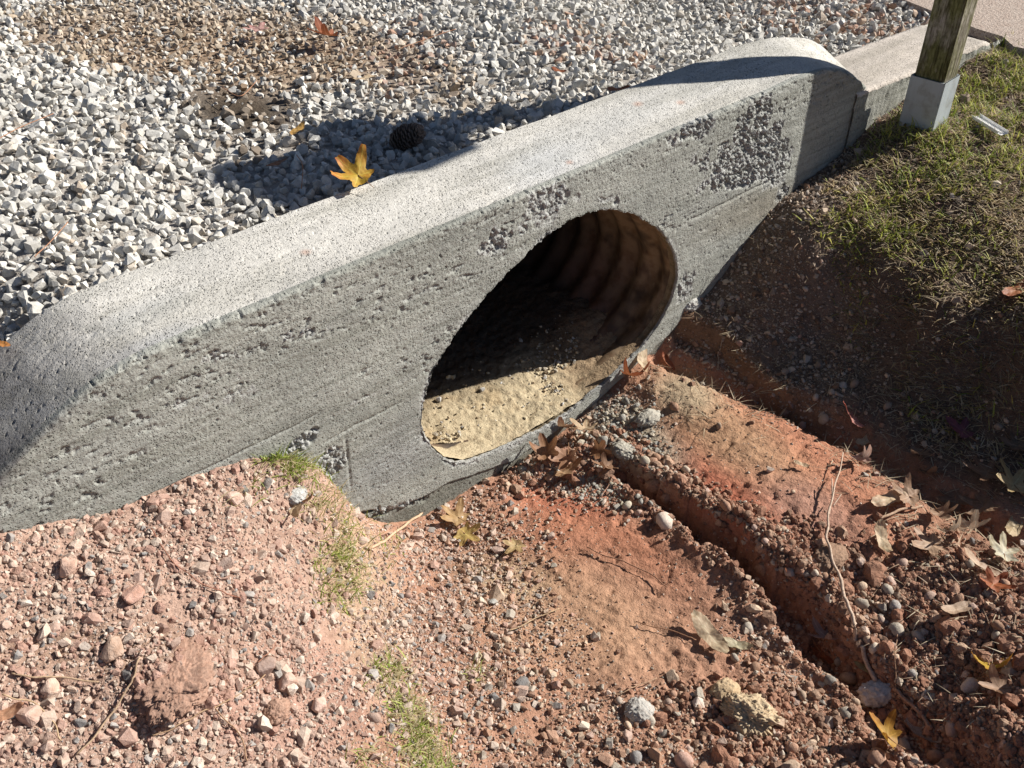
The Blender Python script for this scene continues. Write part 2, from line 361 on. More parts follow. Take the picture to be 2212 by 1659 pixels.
_oa = np.arctan2(OPEN[:, 1] - OC[1], OPEN[:, 0] - OC[0]); _or = np.hypot(*(OPEN - OC).T); _o = np.argsort(_oa)
_oa, _or = _oa[_o], _or[_o]; _oa = np.r_[_oa[-1] - 2 * np.pi, _oa, _oa[0] + 2 * np.pi]; _or = np.r_[_or[-1], _or, _or[0]]
def orad(a): 
    return (np.interp(a, _oa, _or) + np.interp((a + .05 + np.pi) % (2 * np.pi) - np.pi, _oa, _or) + np.interp((a - .05 + np.pi) % (2 * np.pi) - np.pi, _oa, _or)) / 3
def edge_n(a): return .006 * fbm(np.cos(a) * 1.2, np.sin(a) * 1.2, 14, 4, 5) + .003 * fbm(np.cos(a), np.sin(a), 60, 2, 6)

s0, s1 = .115, 2.765
SS = np.arange(s0, s1 + .001, .0024); NF, NR, NT, NB = 340, 7, 70, 8
ZB = -.93
rows = []   # (q, z offset mode)
SG = SS[:, None]
def wall_pt(k, s_):
    pass
nv = NF + NR + NT + NR + NB
Sg = np.repeat(SG, nv, 1); Qg = np.zeros_like(Sg); Zg = np.zeros_like(Sg); part = np.zeros(nv)
R = .009
zt = crest(SS, 0)
for j in range(NF):
    f = j / (NF - 1); Zg[:, j] = lerp(ZB, zt - R, f); Qg[:, j] = 0
for j in range(NR):
    a = (j + 1) / (NR + 1) * math.pi / 2; Qg[:, NF + j] = R - R * math.cos(a); Zg[:, NF + j] = crest(SS + .55 * R * ss(2.25, 2.76, SS), R) - R + R * math.sin(a)
for j in range(NT):
    q = lerp(R, WTH - R, j / (NT - 1)); Qg[:, NF + NR + j] = q; Zg[:, NF + NR + j] = crest(SS + .55 * q * ss(2.25, 2.76, SS), q)
for j in range(NR):
    a = (j + 1) / (NR + 1) * math.pi / 2; Qg[:, NF + NR + NT + j] = WTH - R + R * math.sin(a); Zg[:, NF + NR + NT + j] = crest(SS + .55 * WTH * ss(2.25, 2.76, SS), WTH) - R + R * math.cos(a)
for j in range(NB):
    Qg[:, NF + 2 * NR + NT + j] = WTH; Zg[:, NF + 2 * NR + NT + j] = crest(SS + .55 * WTH * ss(2.25, 2.76, SS), WTH) - R - .03 * (j + 1)
part[NF:NF + NR + 3] = 1; part[NF + NR + 3:] = 2
# right end: skewed along the top, so the shoulder runs into the kerb
Sg = Sg + (.55 * Qg) * ss(2.25, 2.76, Sg)
Up, Vp = UV(Sg, Qg, Zg)
PT = np.repeat(part[None, :], len(SS), 0)
front = (PT < 2).astype(float)
# --- surface relief
n_f = fbm(Sg, Zg, 8, 3, 70); d1, d2, cid = worley(Sg + .003 * fbm(Sg, Zg, 70, 2, 1), Zg + .003 * fbm(Sg, Zg, 70, 2, 2), 62, 8)
e1, e2, eid = worley(Sg, Zg, 150, 19); g1, g2, gid = worley(Sg, Zg, 34, 29)
def hb(*a, **k): return blob(Up, Vp, *a, **k)
honey = np.maximum.reduce([hb(1640, 300, 62, 100, -10, soft=.5), hb(1560, 340, 60, 40, -20, soft=.6) * .8, hb(1500, 250 + 30, 60, 25, -25, soft=.6) * .8, hb(1600, 385, 90, 22, -15, soft=.6),
                           hb(1080, 520, 55, 28, -25, soft=.7) * .8, hb(1190, 440, 60, 40, -25, soft=.7) * .55, hb(1330, 435, 40, 12, 0, soft=.6) * .5,
                           hb(530, 760, 110, 22, -15, soft=.8) * .75, hb(640, 725, 60, 22, -15, soft=.8) * .7, hb(560, 800, 90, 14, -15, soft=.8) * .5,
                           hb(740, 880, 70, 10, -25, soft=.6) * .6, hb(660, 950, 60, 18, -35, soft=.6) * .9, hb(720, 1010, 28, 50, 0, soft=.7) * .8,
                           hb(800, 1115, 50, 14, -15, soft=.6) * .95, hb(900, 1085, 50, 8, -15, soft=.6) * .7, hb(960, 1010, 50, 20, -30, soft=.6) * .5,
                           hb(1480, 620, 18, 40, 25, soft=.6) * .5, hb(1700, 425, 22, 28, 20, soft=.6) * .7, hb(200, 960, 200, 10, -15, soft=.8) * .3, hb(420, 870, 230, 30, -14, soft=.9) * .3])
honey = honey * front * ss(-.2, .15, 1.3 * n_f + .9 * fbm(Sg, Zg, 24, 4, 71) + honey * 1.3 - .70)
rim_a = np.arctan2(Zg - OC[1], Sg - OC[0]); rim_d = np.hypot(Sg - OC[0], Zg - OC[1]) - orad(rim_a)
honey = np.maximum(honey, front * (1 - ss(.0, .035, rim_d)) * .35 * ss(-.2, .3, n_f))
dep = np.zeros_like(Sg)
b1_, b2_, bid = worley(Sg + .004 * fbm(Sg, Zg, 90, 2, 11), Zg * 1.15 + .004 * fbm(Sg, Zg, 90, 2, 12), 95, 48)
agg = ss(.02, .22, d2 - d1) * (.35 + .9 * cid); agg2 = ss(.02, .25, b2_ - b1_) * (.2 + .8 * bid)
rough = .50 * agg + .40 * agg2 + .30 * fbm(Sg, Zg, 160, 3, 13) + .55 * fbm(Sg, Zg, 48, 3, 14) + .1
hedge = ss(.05, .35, honey)
dep += hedge * honey * (-.014 + .017 * rough)
dep += front * .0018 * fbm(Sg, Zg * 1.2, 16, 4, 72) + front * .0009 * fbm(Sg, Zg, 170, 2, 74)
coarse = front * ss(-.25, .3, fbm(Sg, Zg * 2, 4, 3, 73) + .15)
smooth_low = front * ss(-.25, -.42, Zg + .06 * fbm(Sg, Zg, 3, 2, 9))
smooth_low = np.clip(smooth_low + hb(1500, 520, 190, 50, -32, soft=.5) + hb(1620, 455, 110, 36, -22, soft=.4) + hb(480, 1000, 260, 60, -22, soft=.5), 0, 1)
dep += -front * (1 - .8 * smooth_low) * coarse * .0015 * (1 - ss(.1, .42, e1)) * (eid > .5)
# ragged tears in rows, bug holes
tx, tz = Sg + .010 * fbm(Sg, Zg, 25, 3, 92), Zg + .006 * fbm(Sg, Zg, 30, 3, 93)
tear = fbm(tx * .55, tz * 1.9, 34, 4, 95) ; tz_ = ss(-.15, .35, fbm(Sg * .5, Zg * 1.6, 3.2, 2, 96) + .25 * (1 - smooth_low) - .10)
tearm = ss(.14, .22, tear * (.6 + .4 * tz_) * ss(-.3, .3, fbm(Sg, Zg, 45, 3, 97) + .1)) * front * tz_ * (1 - .5 * smooth_low)
dep += -tearm * (.0045 - .0035 * agg2)
dep += -front * .005 * (1 - ss(.04, .10, g1)) * (gid > .75)
# board seams, cold joints
z_seam = -.235 + .012 * fbm(SS, SS * 0, 5, 3, 12)[:, None] + .0 * Sg
for zc, a0, a1, w_, dd in [(-.30, .1, .75, .0025, .003), (-.285, 1.95, 2.4, .004, .004), (-.385, .75, .95, .003, .003)]:
    sel = ss(a0 - .02, a0 + .02, Sg) * (1 - ss(a1 - .02, a1 + .02, Sg))
    dep += -front * sel * dd * np.exp(-((Zg - zc - .012 * fbm(Sg, Sg * 0, 6, 3, 7)) / w_) ** 2)
dep += -front * .0025 * np.exp(-((Sg - .800 - .02 * (Zg + .5) - .004 * fbm(Sg * 0, Zg, 14, 3, 98)) / .004) ** 2) * ss(-.60, -.5, Zg) * (1 - ss(-.42, -.38, Zg))
# plinth: lower pour stands back a little below a ragged joint
joint = np.interp(Sg, [.7, .79, .93, 1.06, 1.16, 1.3, 1.6, 1.9, 2.0], [-.60, -.625, -.705, -.71, -.735, -.775, -.745, -.655, -.60]) + .008 * fbm(Sg, Zg * 0, 18, 3, 33)
pl = front * (1 - ss(joint - .006, joint, Zg)) * ss(.72, .8, Sg) * (1 - ss(1.98, 2.05, Sg))
dep += -pl * .006
# chips along the front arris
arr = np.clip(1 - np.abs(np.arange(nv) - (NF + 1)) / 7, 0, 1)[None, :]
dep += -arr * .007 * ss(.10, .5, .6 * fbm(Sg, Sg * 0 + .3, 11, 5, 44, .75) + .35 * fbm(Sg, Sg * 0, 2.5, 2, 49)) - arr * .003 * fbm(Sg, Zg, 60, 3, 45)
top = (PT == 2)
tq = top * 1.0
h1, h2, hid = worley(Sg, Qg, 55, 63)
dtop = .0012 * fbm(Sg, Qg, 22, 4, 81) + .003 * fbm(Sg, Qg, 4, 2, 82) - .004 * (1 - ss(.05, .13, h1)) * (hid > .72) - .002 * (1 - ss(.0, .06, np.abs(fbm(Sg * .4, Qg * 3, 9, 3, 83)))) * ss(.1, .4, fbm(Sg, Qg, 5, 2, 84))
Qn = Qg - dep * np.where(PT < 2, 1, 0); Zn = Zg + dtop * tq + dep * (PT == 1) * .7
# --- colour
zn = fbm(Sg * .35, Zg * 2, 7, 4, 101); zs = fbm(Sg * .25, Zg * 6, 12, 3, 102); zz = fbm(Sg, Zg + Qg, 3, 4, 103)
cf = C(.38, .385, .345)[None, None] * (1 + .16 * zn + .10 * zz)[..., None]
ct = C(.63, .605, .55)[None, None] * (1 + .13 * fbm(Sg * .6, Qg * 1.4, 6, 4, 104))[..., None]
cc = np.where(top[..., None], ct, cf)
def cm(m, colx, k=1.0):
    global cc; m = (np.clip(m, 0, 1) * k)[..., None]; cc = cc * (1 - m) + np.asarray(colx) * m
cm(front * ss(.2, .7, zs) * smooth_low, C(.36, .355, .31), .6)
cm(hb(1620, 455, 110, 32, -22, soft=.6) * front, C(.33, .30, .24), .8)
cm(hb(1500, 500, 120, 40, -28, soft=.8) * front, C(.36, .36, .32), .5)
cm(hb(840, 1000, 110, 50, -35, soft=.8) * front, C(.36, .37, .36), .6)
cm(hedge * np.clip(rough * 1.3, 0, 1), C(.50, .50, .48), .75)
cm(tearm * np.clip(agg2 * 1.5, 0, 1), C(.46, .46, .43), .5)
cm(front * (1 - ss(0, .015, rim_d)) * ss(-.3, .2, n_f), C(.48, .48, .46), .5)
cm(pl, C(.215, .21, .175), .8)
cm(pl * (1 - ss(-.84, -.77, Zg)) , C(.33, .22, .13), .5)
cm(arr * .5 * ss(.0, .3, fbm(Sg, Sg * 0, 8, 3, 46)), C(.12, .115, .105), .55)
cm(tq * hb(1180, 350, 90, 40, -20, soft=.8), C(.56, .57, .57), .6)
cm(tq * hb(300, 680, 110, 22, -22, soft=.9), C(.55, .55, .53), .6)
cm(tq * hb(330, 745, 90, 22, -25, soft=.8), C(.34, .35, .355), .6)
cm(tq * hb(1350, 250, 220, 28, -20, soft=.9), C(.50, .50, .48), .5)
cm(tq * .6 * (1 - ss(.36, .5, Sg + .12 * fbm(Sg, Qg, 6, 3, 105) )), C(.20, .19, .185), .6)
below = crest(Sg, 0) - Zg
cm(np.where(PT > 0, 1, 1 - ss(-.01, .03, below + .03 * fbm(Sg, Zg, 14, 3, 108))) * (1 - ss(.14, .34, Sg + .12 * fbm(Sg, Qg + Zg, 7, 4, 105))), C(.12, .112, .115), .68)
cm(tq * ss(.5, .75, fbm(Sg, Qg, 45, 3, 106)), C(.10, .095, .085), .5)
for (a_, b_, r_) in [(1408 - 30, 225, 9), (1440 + 30, 222, 8), (660, 545, 10), (1290, 365, 8), (1230, 350, 7), (345, 520, 10)]:
    cm(tq * hb(a_, b_, r_, r_ * .5, soft=.9), C(.5, .22, .12), .45)
cc = np.clip(cc * (1 + .05 * fbm(Sg, Zg + Qg, 90, 2, 107))[..., None], .01, .9)
Vw = np.stack([Sg, Qn, Zn], -1).reshape(-1, 3)
FW = grid_faces(len(SS), nv)
fc = np.stack([Sg, Zg], -1).reshape(-1, 2)[FW].mean(1); fq = PT.reshape(-1)[FW].max(1)
ang = np.arctan2(fc[:, 1] - OC[1], fc[:, 0] - OC[0]); rad = np.hypot(fc[:, 0] - OC[0], fc[:, 1] - OC[1])
inside = (rad < orad(ang) + edge_n(ang)) & (fq < 1)
FW = FW[~inside]
# pull the ragged hole boundary onto the outline
used = np.zeros(len(Vw), int); np.add.at(used, FW.ravel(), 1)
a_ = np.arctan2(Vw[:, 2] - OC[1], Vw[:, 0] - OC[0]); r_ = np.hypot(Vw[:, 0] - OC[0], Vw[:, 2] - OC[1]); tr_ = orad(a_) + edge_n(a_)
near = (used > 0) & (used < 4) & (np.abs(r_ - tr_) < .006) & (PT.ravel() < 1)
Vw[near, 0] = OC[0] + np.cos(a_[near]) * tr_[near]; Vw[near, 2] = OC[1] + np.sin(a_[near]) * tr_[near]
headwall = empty('concrete_headwall', (1.44, .12, -.93))
inv = headwall.location
def hw(o): o.location = (-inv[0], -inv[1], -inv[2]); o.parent = headwall; return o
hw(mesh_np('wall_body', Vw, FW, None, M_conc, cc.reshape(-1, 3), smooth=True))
# cast throat of the opening, front to pipe
NA = 360; aa = np.linspace(-np.pi, np.pi, NA, endpoint=False); ring = []; rc = []
NQ = 7
for j in range(NQ):
    q = -.0005 + j * .0035 if j < 4 else .012 + (j - 4) * .010
    rr = orad(aa) + edge_n(aa) - .001 + .002 * fbm(aa * 3, aa * 0 + j, 3, 3, 6) + (.004 if j > 3 else 0) - (.0 if j else -.004)
    ring.append(np.c_[OC[0] + np.cos(aa) * rr, np.full(NA, q), OC[1] + np.sin(aa) * rr]); rc.append(np.ones((NA, 3)) * (C(.36, .355, .33) if j < 3 else C(.34, .27, .17)) * (1 + .2 * fbm(aa * 8, aa * 0 + j, 3, 3, 6))[:, None])
def ring_faces(nr, na):
    i = np.arange(nr - 1)[:, None]; j = np.arange(na)[None]; a = i * na + j; b = i * na + (j + 1) % na
    return np.stack([a, b, b + na, a + na], -1).reshape(-1, 4)
hw(mesh_np('opening_lining', np.concatenate(ring), ring_faces(NQ, NA), None, M_conc, np.concatenate(rc), smooth=True))
# end faces
for se, nm in ((0, 'end_face'), (len(SS) - 1, 'end_face')):
    top_line = np.stack([Sg[se], Qn[se], Zn[se]], -1); m = len(top_line); bot = top_line.copy(); bot[:, 2] = -.93
    bot[:NF, 1] = WTH; bot[:NF, 2] = top_line[:NF, 2]
    # close across the thickness, row by row
    k = NF; L0 = top_line[:k]; R0 = L0.copy(); R0[:, 1] = WTH - .002
    Vv2 = np.concatenate([L0, R0]); f = np.array([(i, i + 1, k + i + 1, k + i) for i in range(k - 1)])
    tl = top_line[k - 1:NF + 2 * NR + NT]; base = tl.copy(); base[:, 2] = np.minimum(L0[-1, 2], tl[:, 2]); b0 = len(Vv2); n2 = len(tl)
    Vv2 = np.concatenate([Vv2, tl, base]); f = np.concatenate([f, [(b0 + i, b0 + i + 1, b0 + n2 + i + 1, b0 + n2 + i) for i in range(n2 - 1)]])
    hw(mesh_np(nm, Vv2, f, None, M_conc, np.ones((len(Vv2), 3)) * C(.27, .27, .25)))
tag(headwall, 'long grey concrete culvert headwall with rounded shoulders and an arched drain opening', 'headwall')

# ------------------------------------------------------------------ corrugated pipe and the silt inside it
NP_ = 700; qs = np.linspace(.022, 4.0, NP_); pv = []; pc = []
cth = 12
aa = np.linspace(-np.pi, np.pi, 180, endpoint=False)
r0 = orad(aa) + .004
for q in qs:
    hel = .0085 * np.cos(2 * np.pi * (q / .085) + 1.1 * aa + .5 * np.sin(aa * 3)) + .002 * fbm(aa * .6, np.full(180, q), 8, 3, 133)
    rr = r0 + .006 + hel
    pv.append(np.c_[OC[0] + np.cos(aa) * rr, np.full(180, q), OC[1] + np.sin(aa) * rr])
    x = aa * .5; yy = np.full(180, q)
    n = fbm(x, yy, 7, 4, 130); n2 = fbm(x, yy, 26, 3, 131)
    c = np.ones((180, 3)) * C(.27, .19, .115) * (1 + .3 * n)[:, None]
    m = ss(.05, .35, n2 + .35 * n)[:, None] * .7; c = c * (1 - m) + C(.07, .05, .035) * m
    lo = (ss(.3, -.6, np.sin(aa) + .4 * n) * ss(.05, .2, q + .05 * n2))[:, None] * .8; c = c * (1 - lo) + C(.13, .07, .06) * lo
    deep_shade = ss(.08, .5, .3 * n + q + .25 * ss(.2, -.8, np.cos(aa)))[:, None] * .88; c = c * (1 - deep_shade) + C(.035, .027, .022) * deep_shade  # interior shade painted in: near black further back and on the left
    pc.append(c)
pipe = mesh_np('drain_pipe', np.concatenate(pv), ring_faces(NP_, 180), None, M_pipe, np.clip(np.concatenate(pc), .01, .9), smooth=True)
tag(pipe, 'rust stained corrugated drain pipe running back inside the concrete headwall', 'pipe')
# silt bed in the pipe, spilling to the sill
sx = np.arange(.98, 1.95, .006); qy = np.concatenate([np.arange(.006, .7, .006), np.arange(.7, 5, .1)]); a2, b2 = np.meshgrid(sx, qy, indexing='ij'); a2 = a2.ravel(); b2 = b2.ravel()
g1, g2, gid = worley(a2, b2, 50, 3)
zz_ = -.706 + .03 * ss(0, .25, b2) + .006 * fbm(a2, b2, 10, 4, 140) + .004 * fbm(a2, b2, 50, 3, 141) + .05 * ss(1.58, 1.85, a2) + .02 * ss(1.25, 1.02, a2)
zz_ += .0035 * fbm(a2, b2, 110, 3, 146) + .005 * fbm(a2, b2, 28, 4, 147)
zz_ = np.maximum(zz_, np.interp(a2, [1.0, 1.03, 1.07, 1.13, 1.20, 1.283, 1.36, 1.454, 1.53, 1.60, 1.705, 1.77, 1.82], [-.50, -.56, -.625, -.674, -.691, -.709, -.718, -.724, -.716, -.700, -.672, -.65, -.63]) + .003 - .05 * ss(.02, .22, b2) + .004 * fbm(a2, b2, 30, 3, 148))
cs2 = np.ones((len(a2), 3)) * C(.53, .44, .29) * (1 + .15 * fbm(a2, b2, 14, 4, 142) + .12 * fbm(a2, b2, 60, 3, 143))[:, None]
m = ss(.1, .5, fbm(a2, b2, 9, 4, 144))[:, None] * .6; cs2 = cs2 * (1 - m) + C(.47, .35, .20) * m
m = ss(1.5, 1.7, a2 + .08 * fbm(a2, b2, 8, 3, 145))[:, None] * .75; cs2 = cs2 * (1 - m) + C(.30, .20, .12) * m
m = ss(.14, .34, b2 + .05 * fbm(a2, b2, 6, 3, 9))[:, None] * .85; cs2 = cs2 * (1 - m) + C(.075, .062, .052) * m  # shade inside the pipe painted onto the silt behind the mouth
fs_ = grid_faces(len(sx), len(qy)); sc_, zc_, qc_ = a2[fs_].mean(1), zz_[fs_].mean(1), b2[fs_].mean(1)
fs_ = fs_[(np.hypot(sc_ - OC[0], zc_ - OC[1]) < orad(np.arctan2(zc_ - OC[1], sc_ - OC[0])) + .03) | (qc_ > .3)]
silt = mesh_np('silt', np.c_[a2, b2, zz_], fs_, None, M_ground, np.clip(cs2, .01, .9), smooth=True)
tag(silt, 'yellow sandy silt lying on the floor of the drain opening', 'silt', kind='stuff')

# ------------------------------------------------------------------ kerb beyond the wall
def kerb():
    ks = np.arange(2.70, 3.56, .006); nq = 44; prof = []
    for j in range(18): prof.append((0, -.42 + .285 * j / 17, 0))
    for j in range(6): a = (j + 1) / 7 * math.pi / 2; prof.append((.012 - .012 * math.cos(a), -.135 + .012 * math.sin(a), 1))
    for j in range(28): prof.append((.012 + (.245 - .012) * j / 27, -.123, 1))
    for j in range(6): prof.append((.246, -.13 - .03 * j, 0))
    prof = np.array(prof); n = len(prof)
    s_ = np.repeat(ks[:, None], n, 1); q_ = np.repeat(prof[None, :, 0], len(ks), 0) ; z_ = np.repeat(prof[None, :, 1], len(ks), 0); tp = np.repeat(prof[None, :, 2], len(ks), 0)
    q_ = q_ - .012 - .05 * (s_ - 2.8)
    endc = ss(3.40, 3.54, s_); z_ = z_ - .05 * endc ** 2 * tp; 
    d1, d2, cid = worley(s_, z_, 90, 4)
    q_ = q_ + (1 - tp) * (.003 * fbm(s_, z_, 18, 4, 5) + .004 * (1 - ss(.1, .5, d1)) * (cid > .4))
    z_ = z_ + tp * (.002 * fbm(s_, q_, 14, 4, 6))
    arr = np.clip(1 - np.abs(np.arange(n) - 19) / 5, 0, 1)[None]; z_ = z_ - arr * .006 * ss(.1, .4, fbm(s_, s_ * 0, 20, 3, 8))
    c = np.where(tp[..., None] > .5, C(.61, .545, .475), C(.40, .40, .35)) * (1 + .13 * fbm(s_, q_ + z_, 9, 4, 9) + .08 * fbm(s_, q_ + z_, 40, 3, 10))[..., None]
    V = np.stack([s_, q_, z_], -1).reshape(-1, 3); o = mesh_np('kerb_body', V, grid_faces(len(ks), n), None, M_conc, np.clip(c.reshape(-1, 3), 0, 1), smooth=True)
    V2 = V.reshape(len(ks), n, 3)[-1]; W2 = V2.copy(); W2[:, 2] = -.45
    e = mesh_np('kerb_end', np.concatenate([V2, W2]), [(i, i + 1, n + i + 1, n + i) for i in range(n - 1)], None, M_conc, np.ones((2 * n, 3)) * C(.38, .37, .33))
    k = empty('concrete_kerb', (3.1, .1, -.3)); 
    for x in (o, e): x.parent = k; x.location = (-3.1, -.1, .3)
    tag(k, 'low pinkish concrete kerb running on from the headwall behind the wooden post', 'kerb')
kerb()

# ------------------------------------------------------------------ stones
def hull(npts, flat, rnd):
    bm = bmesh.new()
    for _ in range(npts):
        v = Vector((random.gauss(0, 1), random.gauss(0, 1), random.gauss(0, 1))).normalized() * random.uniform(1 - rnd, 1)
        bm.verts.new((v.x, v.y * random.uniform(.9, 1), v.z * flat))
    r = bmesh.ops.convex_hull(bm, input=bm.verts)
    bmesh.ops.delete(bm, geom=[v for v in bm.verts if not v.link_faces], context='VERTS')
    bmesh.ops.triangulate(bm, faces=bm.faces); bm.verts.index_update()
    V = np.array([v.co[:] for v in bm.verts]); F = np.array([[v.index for v in f.verts] for f in bm.faces]); bm.free()
    return V, F
def pebble(sub):
    bm = bmesh.new(); bmesh.ops.create_icosphere(bm, subdivisions=sub, radius=1)
    V = np.array([v.co[:] for v in bm.verts]); bm.verts.index_update(); F = np.array([[v.index for v in f.verts] for f in bm.faces]); bm.free()
    k = random.random() * 50; V = V * (1 + .28 * noise3(V + k, 1.0))[:, None]
    return V, F
ANG = [hull(random.randint(11, 18), random.uniform(.6, .85), .25) for _ in range(40)]
PEB = [pebble(2) for _ in range(10)]
def rotm(n, tilt):
    a = rng.uniform(0, 2 * np.pi, n); b = rng.normal(0, tilt, n); c = rng.normal(0, tilt, n)
    ca, sa, cb, sb, cc_, sc_ = np.cos(a), np.sin(a), np.cos(b), np.sin(b), np.cos(c), np.sin(c); o = np.zeros(n); l = np.ones(n)
    Rz = np.stack([ca, -sa, o, sa, ca, o, o, o, l], -1).reshape(-1, 3, 3); Rx = np.stack([l, o, o, o, cb, -sb, o, sb, cb], -1).reshape(-1, 3, 3)
    Ry = np.stack([cc_, o, sc_, o, l, o, -sc_, o, cc_], -1).reshape(-1, 3, 3); R2 = rotm2 = Rx @ Ry
    Rz2 = Rz[rng.permutation(n)]
    return Rz @ R2 @ Rz2
def scatter(name, pos, rad, cols, temps, mat_, tilt=.6, asp=(.7, 1.0), smooth=False):
    n = len(pos); sc = rad[:, None] * np.stack([np.ones(n), rng.uniform(*asp, n), rng.uniform(.75, 1.1, n)], -1)
    Rm = rotm(n, tilt); ti = rng.integers(0, len(temps), n); VV, FF, CC = [], [], []; off = 0
    for k, (V, F) in enumerate(temps):
        ix = np.nonzero(ti == k)[0]
        if not len(ix): continue
        P_ = np.einsum('nij,nvj->nvi', Rm[ix], V[None] * sc[ix][:, None]) + pos[ix][:, None]
        VV.append(P_.reshape(-1, 3)); CC.append(np.repeat(cols[ix], len(V), 0))
        FF.append((F[None] + (off + np.arange(len(ix)) * len(V))[:, None, None]).reshape(-1, 3)); off += len(ix) * len(V)
    return mesh_np(name, np.concatenate(VV), None, np.concatenate(FF), mat_, np.clip(np.concatenate(CC), .01, .95), smooth=smooth)
def jgrid(a0, a1, b0, b1, h, j=.45):
    x, y = np.meshgrid(np.arange(a0, a1, h), np.arange(b0, b1, h * .87), indexing='ij')
    x = x + (np.arange(y.shape[1])[None] % 2) * h * .5
    x = x.ravel() + rng.uniform(-j, j, x.size) * h; y = y.ravel() + rng.uniform(-j, j, y.size) * h
    return x, y
def inview(x, y, z, m=420):
    u, v = UV(x, y, z); return (u > -m) & (u < 2212 + m) & (v > -m * .6) & (v < 1659 + m)
def pick(pal, w, n):
    pal = np.array(pal); w = np.array(w, float); return pal[rng.choice(len(pal), n, p=w / w.sum())] * rng.uniform(.82, 1.15, n)[:, None]

# pale crushed stone of the driveway
def driveway():
    P_, R_, C_ = [], [], []
    for lay, (h, lift) in enumerate([(.032, -.012), (.0265, .003), (.040, .015), (.0125, -.004)]):
        x, y = jgrid(-2.2, 5.5, .20, 4.6, h)
        z0 = gravel_z(x, y); ok = inview(x, y, z0); x, y, z0 = x[ok], y[ok], z0[ok]
        onk = (x > 2.72) & (x < 3.56) & (y < .235 - .05 * (x - 2.8)); wl = y > np.where((x > .05) & (x < 2.93), .258, .20); ok = wl & ~onk
        # the bed leaves the wall's left end and the right-hand slab free
        u, v = UV(x, y, z0)
        slab = ss(0, 25, (u - 1960) * .45 - (v - 0) * 1.0 - 8); ok &= slab < .5
        tan_ = np.maximum(blob(u, v, 470, 95, 430, 85, 5, .3), blob(u, v, 900, 170, 110, 60, 20, .6) * .7)
        dirt = np.maximum(blob(u, v, 520, 240, 110, 45, 10, .6), .4 * blob(u, v, 560, 330, 90, 40, 0, .8))
        ok &= rng.random(len(x)) > dirt * .75
        x, y, z0, u, v, tan_, dirt = [a[ok] for a in (x, y, z0, u, v, tan_, dirt)]
        n = len(x); r = rng.lognormal(math.log(.0158), .27, n).clip(.007, .029) * (1 - .28 * tan_)
        if lay == 2: r *= rng.uniform(.75, 1.1, n)
        if lay == 3: r *= rng.uniform(.2, .45, n)
        c = pick([(.60, .58, .535), (.52, .505, .47), (.66, .64, .59), (.44, .425, .395), (.55, .50, .43), (.47, .39, .31)], [6, 5, 5, 2, 1.1, .3], n)
        # the tan gravel patch and rusty spots are real differences of stone
        isl = rng.random(n) < np.clip(tan_ * .9, 0, .75); c[isl] = pick([(.49, .41, .32), (.43, .35, .26), (.53, .46, .38), (.38, .30, .23)], [4, 4, 2, 2], isl.sum())
        rust = np.maximum.reduce([blob(u, v, 1230, 95, 120, 40, 10, .7), blob(u, v, 1340, 130, 60, 18, 0, .8), blob(u, v, 860, 130, 90, 60, 0, .8), blob(u, v, 1840, 45, 200, 50, 5, .8)])
        isl = rng.random(n) < rust * .4; c[isl] = pick([(.42, .27, .20), (.48, .36, .27), (.44, .32, .26)], [2, 2, 2], isl.sum())
        isl = rng.random(n) < dirt * .6; c[isl] *= C(.45, .38, .32)
        if lay == 2: 
            k = rng.random(n) < .55; x, y, z0, r, c = x[k], y[k], z0[k], r[k], c[k]
        P_.append(np.c_[x, y, z0 + lift + rng.normal(0, .003, len(x))]); R_.append(r); C_.append(c)
    o = scatter('gravel', np.concatenate(P_), np.concatenate(R_), np.concatenate(C_), ANG, M_stone, .9)
    tag(o, 'pale grey crushed stone covering the driveway behind the headwall', 'gravel', kind='stuff')
driveway()

# pale exposed concrete slab at the far right corner
sl = [G(u, v, -.135) for u, v in [(1925, -14), (1960, 2), (2010, 22), (2060, 40), (2110, 62), (2165, 78), (2190, 100), (2250, 112), (2330, 150), (3200, 200), (3300, -200), (1700, -160)]]
bm = bmesh.new(); vs = [bm.verts.new((a, b, 0)) for a, b in sl]; f = bm.faces.new(vs); bmesh.ops.recalc_face_normals(bm, faces=[f])
bm2 = bmesh.ops.extrude_face_region(bm, geom=[f]); bmesh.ops.translate(bm, vec=(0, 0, -.12), verts=[v for v in bm2['geom'] if isinstance(v, bmesh.types.BMVert)])
bmesh.ops.recalc_face_normals(bm, faces=bm.faces)
M_slab = mat('worn_pavement', (.52, .43, .36), vcol=False, bumps=((90, .9, .008, None), (300, .8, .003, None)), tints=((150, .5, .62, (.45, .42, .4), None), (25, .4, .7, (.85, .8, .78), None)))
pv_ = from_bm('pavement', bm, M_slab); pv_.location.z = -.135; tag(pv_, kind='structure')

